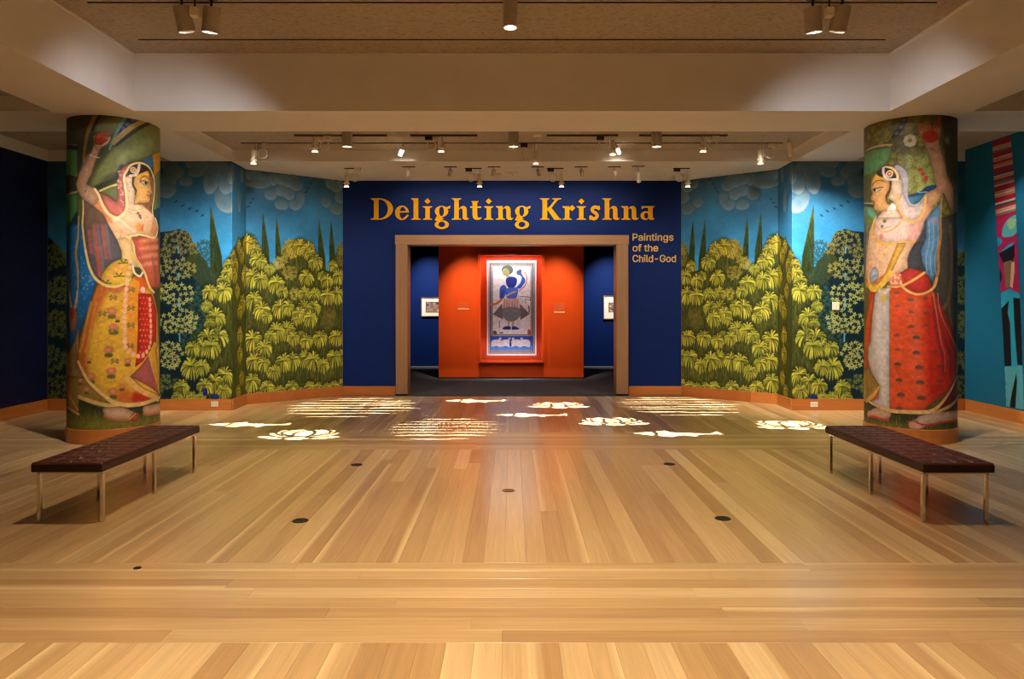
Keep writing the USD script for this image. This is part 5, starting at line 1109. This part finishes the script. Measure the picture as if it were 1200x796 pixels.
def framed(x0, x1, z0, z1, ax0, ax1, az0, az1, label, seed):
    y = YBACK
    t = thing('framed_picture', label, 'picture', base=((x0 + x1) / 2, y, z0), group='small framed pictures on the far wall')
    fw = .018
    part(t, 'frame', [bx(x0, x1, y - .035, y, z0, z0 + fw), bx(x0, x1, y - .035, y, z1 - fw, z1), bx(x0, x0 + fw, y - .035, y, z0 + fw, z1 - fw), bx(x1 - fw, x1, y - .035, y, z0 + fw, z1 - fw)], 'frame_wood')
    part(t, 'mat_board', bx(x0 + fw, x1 - fw, y - .022, y, z0 + fw, z1 - fw), 'mat_board')
    c = Canvas(np.arange(ax0, ax1, .008), np.arange(az0, az1, .008), (150, 130, 112)); c.px = .008
    r = np.random.default_rng(seed); pal = [(86, 120, 96), (180, 90, 80), (60, 66, 80), (206, 196, 180), (120, 90, 110), (170, 140, 90), (40, 70, 60)]
    for k in range(26): c.dot(r.uniform(ax0, ax1), r.uniform(az0, az1), r.uniform(.02, .06), r.uniform(.02, .05), pal[k % 7], .9)
    e = .010; c.stroke([(ax0 + e, az0 + e), (ax1 - e, az0 + e), (ax1 - e, az1 - e), (ax0 + e, az1 - e), (ax0 + e, az0 + e)], .02, (140, 80, 90))
    painted(t, 'picture', c, lambda U, V: np.stack([U, np.full_like(U, y - .0235), V], -1))
framed(-2.335, -1.70, 1.28, 1.77, -2.225, -1.80, 1.38, 1.665, 'small level-format framed picture in a white mount, left of the orange wall', 5)
framed(2.355, 2.80, 1.212, 1.815, 2.485, 2.672, 1.385, 1.645, 'small upright framed picture in a white mount, right of the orange wall', 9)
def wall_label(x0, x1, y0, y1, y2, label):
    k = YO / F; X0, X1 = (x0 - CX) * k, (x1 - CX) * k; Z0, Z1, Z2 = (EYE + (HY - y) * k for y in (y0, y1, y2))
    t = thing('wall_text', label, 'wall label', base=((X0 + X1) / 2, YO, Z1))
    n = max(3, int(round((Z0 - Z1) / .026)))
    for i in range(n):
        z = Z0 - (i + .5) * (Z0 - Z1) / n
        w = X1 - (0.0 if i < n - 1 else .3 * (X1 - X0)) - .02 * (i % 2)
        part(t, 'text_line', bx(X0, w, YO - .002, YO, z - .006, z + .006), 'label_orange')
    part(t, 'label_card', bx(X0, X1, YO - .004, YO, Z2, Z1 - .004), 'label_white')
wall_label(536.4, 549.6, 355.0, 361.2, 362.9, 'pale text label on the orange wall, left of the picture case')
wall_label(649.0, 661.8, 355.2, 364.8, 366.8, 'pale text label on the orange wall, right of the picture case')

# ------------------------------------------------------------------ tall cut-paper artwork on the teal wall
def ry(x): return XR * F / (x - CX)
def tp(x, y): Y = ry(x); return Y, EYE + (HY - y) * Y / F
ca = Canvas(np.arange(9.62, 10.34, .008), np.arange(.19, 3.905, .008), (176, 34, 92)); ca.px = .008
def A(*p): return np.array([(19.96 - tp(x, y)[0], tp(x, y)[1]) for x, y in p])
ca.us = np.arange(9.62, 10.34, .008)            # u = 19.96 - Y: runs left to right as seen from the room
def A1(*p): return A(*[(1120 + a / 4.688, 150 + b / 4.688) for a, b in p])
def A2(*p): return A(*[(1120 + a / 4.19, 300 + b / 4.19) for a, b in p])
rga = np.random.default_rng(8)
stripes = [(206, 160, 120), (150, 40, 50), (110, 130, 110), (206, 170, 136), (40, 84, 92), (160, 34, 60), (196, 150, 110)]
for i in range(34):
    y = 66 + i * 12.5
    ca.fill(A1((195, y + 30), (345, y - 14 + rga.uniform(-3, 3)), (345, y - 2), (195, y + 40 + rga.uniform(-3, 3))), stripes[(i * 3) % 7] if i % 2 else (214, 184, 152) if i % 4 else (168, 36, 60), sm if False else 1.0)
ca.fill(A1((228, 520), (300, 470), (345, 480), (345, 800), (228, 800)), (176, 34, 96))
ca.fill(spline(A1((256, 595), (262, 540), (295, 495), (340, 480), (342, 560), (320, 590), (290, 600)), 3), (88, 176, 180)); ca.fill(A1((280, 520), (300, 500), (335, 500), (325, 545), (300, 560)), (150, 190, 140)); ca.fill(spline(A1((228, 600), (250, 610), (255, 630), (230, 650)), 3), (50, 150, 200)); ca.fill(A1((250, 680), (290, 640), (325, 625), (300, 680)), (60, 160, 200))
ca.fill(A1((238, 690), (325, 640), (325, 705), (312, 735), (262, 740)), (28, 30, 40)); ca.fill(A1((265, 740), (305, 730), (305, 800), (265, 800)), (150, 120, 90)); ca.fill(A1((310, 740), (325, 735), (325, 800), (312, 800)), (226, 196, 170))
ca.fill(A2((218, 60), (230, 100), (222, 130), (214, 120)), (30, 30, 40)); ca.fill(A2((240, 30), (275, 20), (270, 150), (245, 160)), (140, 112, 86)); ca.fill(A2((275, 20), (290, 80), (280, 160), (268, 150)), (226, 190, 160))
ca.fill(A2((214, 250), (225, 180), (265, 160), (345, 200), (345, 800), (230, 800)), (44, 166, 200)); ca.fill(A2((224, 260), (262, 220), (256, 280), (268, 330), (275, 540), (240, 542)), (26, 26, 32)); ca.fill(A2((284, 206), (320, 208), (345, 540), (305, 535), (292, 380)), (26, 26, 32))
ca.fill(A2((236, 548), (345, 540), (345, 800), (240, 800)), (84, 166, 184)); ca.fill(A2((298, 578), (302, 620), (294, 748), (266, 745), (276, 680)), (26, 26, 32)); ca.fill(A2((242, 610), (250, 630), (244, 640)), (26, 26, 32)); ca.fill(A2((236, 545), (250, 545), (250, 760), (240, 760)), (100, 176, 190), .6)
edge = LineString(A((1163, 168), (1165.5, 225), (1168, 270), (1172, 330), (1176, 400), (1179.5, 478)))
el, eh = np.array(edge.coords)[:, 0], np.array(edge.coords)[:, 1]
edr = np.array(A((1185, 160), (1190, 220), (1193.5, 300), (1197, 380), (1200, 470)))
o1, o2 = np.argsort(eh), np.argsort(edr[:, 1])
def keep_art(P):
    u = 19.96 - P[..., 1]; z = P[..., 2]
    return (u > np.interp(z, eh[o1], el[o1]) - .001) & (u < np.interp(z, edr[o2, 1], edr[o2, 0]) + .001)
ta = thing('tall_artwork', 'tall narrow pink and turquoise cut-paper figure on the teal right wall', 'artwork', base=(XR, 10.0, .19))
painted(ta, 'print', ca, lambda U, V: np.stack([np.full_like(U, XR - .004), 19.96 - U, V], -1), keep=keep_art)

# ------------------------------------------------------------------ lights and fixtures
UPZ = np.array([0, 0, 1.0])
def can_light(x, y, zc, length, r, label, group, power, color, target=None, half=40, soft=.6, lens='lens_lit', tilt_to=None, lit=True, grey='fixture_grey', drop=0.0):
    """A cylinder light: canopy on the ceiling, body, lens and its lamp."""
    t = thing('cylinder_light', label, 'ceiling light', base=(x, y, zc), group=group)
    top = np.array([x, y, zc - drop])
    d = np.array([0, 0, -1.0]) if tilt_to is None else (np.asarray(tilt_to, float) - top) / np.linalg.norm(np.asarray(tilt_to, float) - top)
    if drop: part(t, 'stem', rod((x, y, zc), top + d * .02, .012), 'fixture_black', smooth=30)
    part(t, 'canopy', lathe([(0, 0), (r * .75, 0), (r * .75, .012), (0, .012)], 28, (x, y, zc), (x, y, zc - 1)), 'fixture_black', smooth=30)
    part(t, 'body', lathe([(0, 0), (r * .96, 0), (r, .006), (r, length), (r * .88, length), (r * .86, length - .03), (0, length - .03)][:6], 32, top, top + d), grey, smooth=30)
    part(t, 'lens', lathe([(0, length - .022), (r * .87, length - .022)], 28, top, top + d), lens if lit else 'lens_off')
    if power:
        p0 = top + d * (length + .004)
        spot(t.path, p0, target if target is not None else p0 + d, power, color, half, soft, r * .5, base=t.base)
    return t
def rail(x0, x1, y, z, label, m='track_brown', w=.03, h=.018, group='lighting tracks'):
    t = thing('lighting_track', label, 'lighting track', base=((x0 + x1) / 2, y, z), group=group)
    part(t, 'channel', [bx(x0, x1, y - w / 2, y - w / 2 + .004, z - h, z), bx(x0, x1, y + w / 2 - .004, y + w / 2, z - h, z), bx(x0, x1, y - w / 2, y + w / 2, z - .004, z)], m)
    for xa in (x0 - .004, x1): part(t, 'end_cap', bx(xa, xa + .004, y - w / 2, y + w / 2, z - h, z), m)
def px_at(x, y, h):           # a point at height h seen at pixel (x, y)
    Y = (h - EYE) * F / (HY - y); return (x - CX) * Y / F, Y
rail(-3.92, 3.92, 6.70, HC1, 'long dark lighting track in the tall middle ceiling, nearer one', w=.014, h=.008)
rail(-3.93, 3.93, 7.64, HC1, 'long dark lighting track in the tall middle ceiling, farther one', w=.014, h=.008)
can_light(-.016, 6.62, HC1, .27, .066, 'upright lit cylinder light in the middle of the tall ceiling', None, P_DOWN, WARM, half=42)
for s, nm in ((-1, 'left'), (1, 'right')):
    a = 'column of the woman in yellow' if s < 0 else 'column of the woman in red'
    can_light(s * 2.985, 6.55, HC1, .22, .075, f'tilted unlit-faced cylinder light of the {nm} ceiling pair, outer one', 'paired tilted cylinder lights', P_COL * 6.5, NEUT, lens='lens_cool', lit=False, tilt_to=(s * 2.75, 6.9, 2.6), target=(s * 4.62, 8.4, 1.55), half=32, soft=1.0, drop=.10)
    can_light(s * 2.735, 6.60, HC1, .22, .075, f'tilted lit cylinder light of the {nm} ceiling pair, inner one', 'paired tilted cylinder lights', P_COL, COOL, lens='lens_cool', tilt_to=(s * 2.95, 6.9, 2.6), target=(s * 4.5, 8.3, 2.0), half=60, soft=1.0, drop=.09)
    jb = thing('junction_box', f'small pale box between the {nm} pair of cylinder lights', 'junction box', base=(s * 2.86, 6.54, HC1))
    part(jb, 'box', bx(s * 2.86 - .036, s * 2.86 + .036, 6.5, 6.58, HC1 - .20, HC1 - .12, .006), 'plastic_white')
    part(jb, 'hanger', rod((s * 2.86, 6.54, HC1 - .12), (s * 2.86, 6.54, HC1), .008, 10), 'fixture_black', smooth=30)
for x, lab in ((-2.12, 'left'), (.02, 'middle'), (1.86, 'right')):
    can_light(x, 9.33, HC2, .30, .066, f'{lab} lit cylinder light of the row of three behind the beam', 'cylinder lights behind the beam', P_DOWN * .16, WARM, half=45)
# lights of the bays the camera stands under
for i, (x, y, pw) in enumerate(((-2.3, 5.4, .55), (2.3, 5.4, .45), (-2.3, 1.2, .9), (0, 1.2, 1.0), (2.3, 1.2, .8), (0, 2.7, .9))):
    can_light(x, y, HC1, .27, .066, ['cylinder light of the tall ceiling above the left floor outlets', 'cylinder light of the tall ceiling above the right floor outlets', 'left cylinder light over the near floor', 'middle cylinder light over the near floor', 'right cylinder light over the near floor', 'cylinder light over the crosswise boards'][i], 'cylinder lights over the near floor', P_DOWN * pw, WARM, half=46)

# track heads with looped cables: each throws a cut-metal pattern on the floor
def fl(x, y): Y = EYE * F / (y - HY); return (x - CX) * Y / F, Y
def fpoly(pts): return Polygon([fl(*p) for p in pts]).buffer(0)
def lens_shape(x0, y0, x1, y1, w, bend=0.0, n=12):
    t = np.linspace(0, 1, n); dx, dy = x1 - x0, y1 - y0; L = math.hypot(dx, dy); nx, ny = -dy / L, dx / L
    c = np.stack([x0 + dx * t, y0 + dy * t], 1) + np.outer(bend * np.sin(PI * t), [nx, ny]); o = np.outer(w / 2 * np.sin(PI * t) ** .8, [nx, ny])
    return Polygon(np.vstack([c + o, (c - o)[::-1]])).buffer(0)
def lotus(x0, x1, y0, y1):
    (a, Yn), (b, _) = fl(x0, y1), fl(x1, y1); Yf = fl(x0, y0)[1]; Ym = (Yn + Yf) / 2
    a, b = (x0 - CX) * Ym / F, (x1 - CX) * Ym / F; c, hw, hh = (a + b) / 2, (b - a) / 2, Yf - Yn
    def q(sx, sy, ex, ey, w, bend=0): return lens_shape(c + sx * hw, Yn + sy * hh, c + ex * hw, Yn + ey * hh, w * hh, bend * hh)
    ps = [q(-.30, .13, .30, .13, .30), Polygon([(c + .20 * hw * math.cos(t), Yn + hh * (.56 + .30 * math.sin(t))) for t in np.linspace(0, 2 * PI, 20, endpoint=False)])]
    for s in (-1, 1): ps += [q(s * .12, .40, s * .34, 1.0, .52, s * .03), q(s * .24, .36, s * .62, .95, .42, s * .04), q(s * .28, .26, s * .84, .64, .32, s * .05), q(s * .26, .10, s * 1.0, .28, .28, s * .04)]
    out, taken = [], Polygon()
    for p in [ps[0], ps[1]] + ps[2:]:
        g = p.difference(taken.buffer(.04)); out.append(g); taken = taken.union(p)
    return shapely.union_all(out)
def fish(x0, x1, y0, y1, flip=False):
    Ym = fl(0, (y0 + y1) / 2)[1]; a, b = (x0 - CX) * Ym / F, (x1 - CX) * Ym / F; Yn, Yf = fl(0, y1)[1], fl(0, y0)[1]; L, h = b - a, Yf - Yn
    def m(p): return [(a + u * L, Yn + v * h) for u, v in p]
    head = Polygon(spline(m([(0, .56), (.10, .70), (.22, .78), (.235, .50), (.20, .26), (.10, .38)]), 4)).buffer(0)
    body = Polygon(spline(m([(.27, .80), (.40, .98), (.46, .72), (.62, .66), (.72, .58), (.88, .56), (.97, .86), (.99, .62), (1.0, .40), (.86, .40), (.72, .34), (.66, .06), (.58, .26), (.46, .20), (.38, .0), (.25, .26), (.285, .52)]), 3)).buffer(0)
    return U_(head, body.difference(head.buffer(.045)))
def ripple(x0, x1, y0, y1, seed):
    r = np.random.default_rng(seed); Yn, Yf = fl(0, y1)[1], fl(0, y0)[1]; Ym = (Yn + Yf) / 2; a, b = (x0 - CX) * Ym / F, (x1 - CX) * Ym / F; c, hw = (a + b) / 2, (b - a) / 2
    g = []; n = 8; pitch = (Yf - Yn) / n
    for i in range(n):
        v = (i + .5) / n; wv = math.sqrt(max(.10, 1 - (2 * v - 1) ** 2)) * hw; y = Yn + v * (Yf - Yn)
        e = r.uniform(-.25, .30)                                  # two long streaks that meet near the middle of the row
        g.append(lens_shape(c - wv * r.uniform(.85, 1.0), y + r.uniform(-.06, .06) * pitch, c + e * wv + .12 * wv, y + r.uniform(-.10, .10) * pitch, pitch * r.uniform(.20, .36), r.uniform(-.18, .18) * pitch))
        g.append(lens_shape(c + e * wv - .12 * wv, y + r.uniform(-.10, .10) * pitch, c + wv * r.uniform(.85, 1.0), y + r.uniform(-.06, .06) * pitch, pitch * r.uniform(.20, .36), r.uniform(-.18, .18) * pitch))
    return shapely.union_all(g)
def gobo_head(x, y, zc, zm, pattern, label, power, side=1, color=(.90, .95, 1.0)):
    """Track head pointing straight down: adapter block, looped cable, tube, lens collar, lamp and the pierced plate at its mouth."""
    t = thing('track_spotlight', label, 'spotlight', base=(x, y, zc), group='track spotlights with looped cables')
    r = .032; top = zm + .20
    part(t, 'adapter', bx(x + side * .17 - .05, x + side * .17 + .05, y - .025, y + .025, zc - .055, zc, .004), 'fixture_white' if side > 0 else 'fixture_black')
    if zc > HS - .001 and zc < HS + .001: part(t, 'track_bar', bx(min(x - .03, x + side * .23), max(x + .03, x + side * .23), y - .016, y + .016, zc - .012, zc), 'fixture_black')
    part(t, 'stem', rod((x, y, zc), (x, y, top), .008, 10), 'fixture_white', smooth=30)
    part(t, 'yoke', bx(x + side * .036, x + side * .046, y - .012, y + .012, top - .10, min(zc, top + .10)), 'fixture_white')
    a = np.linspace(0, 2 * PI, 26); lx, lz = x + side * .135, zc - .15 if zc - zm > .26 else zc - .13
    loop = np.stack([lx + .062 * np.sin(a), np.full(26, y), lz + .062 * np.cos(a)], 1)
    pts = np.vstack([[(x + side * .17, y, zc - .05), (x + side * .165, y, zc - .075)], loop[2:], [(lx - side * .03, y, lz + .065), (x + side * .03, y, top - .01)]])
    part(t, 'cable', tube(spline(pts, 2, False), .007, 6), 'fixture_white', smooth=True)
    part(t, 'body', lathe([(0, 0), (r * .8, 0), (r, .02), (r, .20), (r * .93, .20)], 28, (x, y, top), (x, y, top - 1)), 'fixture_white', smooth=30)
    part(t, 'liner', lathe([(r * .92, .198), (r * .92, .016), (0, .014)], 28, (x, y, top), (x, y, top - 1)), 'gobo_black')
    part(t, 'collar', lathe([(r, .0), (r + .014, .006), (r + .014, .028), (r, .034)], 28, (x, y, zm + .075), (x, y, zm - 1)), 'fixture_white', smooth=30)
    zl = zm + .055; k = .05 / zl
    disc = Point(x, y).buffer(r * .895, 24)
    hole = affinity.affine_transform(pattern, [k, 0, 0, k, x * (1 - k), y * (1 - k)])
    plate = extrude(disc.difference(hole), .0004); plate.apply_translation((0, 0, zl - .05))
    part(t, 'pattern_plate', plate, 'gobo_black', label='pierced metal pattern plate in the mouth of the lamp')
    part(t, 'rim', lathe([(r, 0), (r + .006, .0), (r + .010, .016), (r * .94, .016)], 28, (x, y, zm + .012), (x, y, zm - 1)), 'lens_warm', smooth=30, label='glowing rim')
    cen = np.array([pattern.centroid.x, pattern.centroid.y, 0.0]); lp0 = np.array([x, y, zl]); dc = (cen - lp0) / np.linalg.norm(cen - lp0)
    hull = np.array(pattern.convex_hull.exterior.coords); hv = np.column_stack([hull, np.zeros(len(hull))]) - lp0; hv /= np.linalg.norm(hv, axis=1)[:, None]
    spot(t.path, lp0, cen, power, color, half=math.degrees(math.acos((hv @ dc).min())) + 1.5, soft=.02, r=.00012, base=t.base)
SF = HS
TR2, TR3 = 10.45, 9.95
HEADS = [(-303, TR2, HC2, 3.62, fish(243.5, 339, 494.5, 501), 'lit track spotlight with looped cable at the far left, over the left mural corner', 1.0, 1),
         (-231, TR3, HC2, 3.69, lotus(307, 403, 503.5, 515.5), 'lit track spotlight with looped cable, second from the left, behind the beam', 1.0, 1),
         (-194, 11.47, SF, 3.455, ripple(328, 497, 466, 490, 3), 'track spotlight with looped cable at the left edge of the title wall', .8, 1),
         (-83, TR3, HC2, 3.69, ripple(445, 600, 490, 516.5, 4), 'track spotlight with looped cable behind the beam, left of the middle cylinder light', .75, -1),
         (28, TR2, HC2, 3.62, fish(581, 665, 484, 489.2), 'track spotlight with looped cable just right of the middle cylinder light', 1.0, -1),
         (-38, 11.47, SF, 3.455, fish(522, 593, 467.3, 472.6), 'track spotlight with looped cable in front of the title, above its first word', 1.0, -1),
         (58, 11.47, SF, 3.455, lotus(619, 690, 471.5, 478.6), 'track spotlight with looped cable in front of the title, above the second word', 1.0, -1),
         (118, TR3, HC2, 3.65, lotus(676, 760, 489.5, 499), 'track spotlight with looped cable behind the beam, left of the right cylinder light', 1.0, -1),
         (206, 11.47, SF, 3.455, ripple(713, 874, 465, 488, 5), 'track spotlight with looped cable at the right edge of the title wall', .8, -1),
         (224, TR3, HC2, 3.69, fish(743, 846, 504.5, 512.5), 'lit track spotlight with looped cable, second from the right, behind the beam', 1.0, 1),
         (291, TR2, HC2, 3.62, lotus(881.5, 972.5, 493, 503.7), 'lit track spotlight with looped cable at the far right, over the right mural', 1.0, 1)]
for dx, y, zc, zm, pat, lab, pw, side in HEADS:
    zc -= .0185 if y == TR3 else .0105 if y == TR2 else 0
    gobo_head(dx * y / F, y, zc, zm, pat, lab, P_GOBO * pw, side)
# tracks in the shallow coffer
rail(-2.98, -1.72, TR3, HC2 , 'brown lighting track behind the beam, left length', w=.05)
rail(-1.39, -.48, TR3, HC2, 'brown lighting track behind the beam, second length', w=.05)
rail(.48, 1.45, TR3, HC2, 'brown lighting track behind the beam, third length', w=.05)
rail(1.75, 2.95, TR3, HC2, 'brown lighting track behind the beam, right length', w=.05)
rail(-3.9, 3.9, TR2, HC2, 'thin lighting track along the far side of the shallow ceiling', w=.022, h=.010)
# small adjustable spots
def small_spot(x, y, zc, d, length, r, label, group, power=0, color=NEUT, target=None, half=35, m='fixture_white', bar=True, soft=.7, drop=.05, lamp_r=None):
    t = thing('small_spotlight', label, 'spotlight', base=(x, y, zc), group=group)
    d = np.asarray(d, float) / np.linalg.norm(d); top = np.array([x, y, zc - drop])
    if bar: part(t, 'track_bar', bx(x - .10, x + .10, y - .018, y + .018, zc - .010, zc), 'track_brown')
    part(t, 'arm', rod((x, y, zc), top + d * .02, .010, 10), 'fixture_grey', smooth=30)
    part(t, 'head', lathe([(0, 0), (r * .9, 0), (r, .008), (r, length), (r * .88, length), (r * .86, .02)], 24, top, top + d), m, smooth=30)
    part(t, 'lens', lathe([(0, length - .02), (r * .87, length - .02)], 20, top, top + d), 'lens_warm')
    if power: spot(t.path, top + d * (length + .004), target if target is not None else top + d * 3, power, color, half, soft, lamp_r or r * .5, base=t.base)
# a row in front of the title wall lights the lettering
for i, px in enumerate((479, 528, 579, 630, 681, 720)):
    y = 11.35; x = (px - CX) * y / F
    small_spot(x, y, HS, (-.25 if px < 600 else .25, .55, -.8), .10, .028, ['leftmost', 'second', 'third', 'fourth', 'fifth', 'rightmost'][i] + ' small adjustable spotlight from the left, in the row of six before the title', 'spotlights before the title', P_TITLE * (1.6 if 1 < i < 4 else 1.0), NEUT, target=(x * .9, YT, 2.55), half=52, m='fixture_grey')
small_spot((748 - CX) * 11.3 / F, 11.3, HS, (.15, .5, -.85), .17, .034, 'larger cream tilted spotlight at the right end of the row before the title', None, 0, drop=.09)
small_spot((473 - CX) * TR2 / F, TR2, HC2, (-.35, .2, -.75), .15, .028, 'small cream tilted spotlight on the thin track, left of centre', None, P_TITLE * 1.2, NEUT, target=(-1.6, YT, 2.2), half=40, lamp_r=.1)
small_spot((722 - CX) * TR2 / F, TR2, HC2, (.4, .2, -.75), .13, .026, 'small cream tilted spotlight on the thin track, right of centre', None, P_TITLE * 1.2, NEUT, target=(1.6, YT, 2.2), half=40, lamp_r=.1)
small_spot((924 - CX) * 10.2 / F, 10.2, HC2, (.25, .1, -.9), .20, .036, 'cream cylinder spotlight near the right end of the shallow ceiling', None, P_MURAL * .7, NEUT, target=(4.9, YM, 1.7), half=42, bar=False)
small_spot(-5.6, 9.75, HC2, (-.1, .6, -.9), .18, .036, 'cream cylinder spotlight half hidden by the column of the woman in yellow', None, P_MURAL * .1, NEUT, target=(-5.6, YM, 1.5), half=40, bar=False)
# mural washers on the tracks
for i, (x, y, tx, ty, tz, pw) in enumerate(((-3.45, 9.13, -4.9, 10.93, 1.15, .55), (-3.2, 9.13, -3.7, 11.8, 1.25, 1.0), (3.45, 9.13, 4.9, 10.93, 1.15, .55), (3.2, 9.13, 3.7, 11.8, 1.25, 1.0))):
    small_spot(x, y, HC2, (tx - x, ty - y, -.9), .09, .03, ['cream wall-wash spotlight behind the beam, outermost left', 'cream wall-wash spotlight behind the beam, second from the left', 'cream wall-wash spotlight behind the beam, outermost right', 'cream wall-wash spotlight behind the beam, second from the right'][i], 'wall-wash spotlights behind the beam', P_MURAL * pw, NEUT, target=(tx, ty, tz + .25), half=41, bar=False, soft=1.0, lamp_r=.06, drop=.035)
# spotlights of the inner room
for i, (x, z, tx, tz, pw, c) in enumerate(((-.95, 3.7, -.95, 1.5, 1.2, WARM), (.95, 3.7, .95, 1.5, 1.2, WARM))):
    small_spot(x, 14.0, HS + .2, (0, .5, -.8), .14, .035, ['spotlight of the inner room on the left half of the orange wall', 'spotlight of the inner room on the right half of the orange wall'][i], 'spotlights of the inner room', P_ORANGE * pw, c, target=(tx, YO, tz), half=20, soft=1.0)
for i, (x, tx) in enumerate(((-2.15, -2.1), (2.5, 2.5))):
    small_spot(x, 17.2, HS + .2, (0, .5, -.8), .14, .035, ['spotlight of the inner room on the left framed picture', 'spotlight of the inner room on the right framed picture'][i], 'spotlights of the inner room', P_BLUE, NEUT, target=(tx, YBACK, 1.45), half=26, soft=1.0)
small_spot(0, 14.3, HS + .2, (0, .5, -.8), .14, .035, 'spotlight of the inner room on the tall painting', 'spotlights of the inner room', P_ORANGE * 3.2, COOL, target=(0, YO, 1.5), half=16, soft=.6)
# teal wall
small_spot(5.6, 8.9 + .3, HC2, (.6, .3, -.8), .16, .035, 'cream spotlight in the dark ceiling by the teal wall', None, P_MURAL * .25, NEUT, target=(XR, 9.6, 1.9), half=40, bar=False)
# detectors
def ceiling_disc(px, py, h, r, d, label, cat, name):
    x, y = px_at(px, py, h)
    t = thing(name, label, cat, base=(x, y, h))
    part(t, 'base', lathe([(0, 0), (r, 0), (r, d * .4), (r * .6, d), (0, d)], 28, (x, y, h), (x, y, h - 1)), 'fixture_white', smooth=30)
    part(t, 'sensor', lathe([(0, d), (r * .22, d), (r * .18, d * 1.5), (0, d * 1.5)], 16, (x, y, h), (x, y, h - 1)), 'fixture_white', smooth=30)
ceiling_disc(601, 202.5, HS, .085, .03, 'cream round smoke detector under the soffit before the title', 'smoke detector', 'smoke_detector')
ceiling_disc(630, 158.5, HC2, .07, .02, 'small white disc on the shallow ceiling right of the middle cylinder light', 'ceiling sensor', 'ceiling_sensor')
x_, y_ = px_at(584, 203.0, HS)
solo('emergency_light', bx(x_ - .05, x_ + .05, y_ - .03, y_ + .03, HS - .035, HS, .006), 'fixture_white', 'small pale box under the soffit left of the smoke detector', 'box')
x_, y_ = px_at(779, 204.0, HS)
solo('ceiling_box', bx(x_ - .045, x_ + .045, y_ - .03, y_ + .03, HS - .04, HS, .006), 'fixture_white', 'small cream box under the soffit right of the title spotlights', 'box')
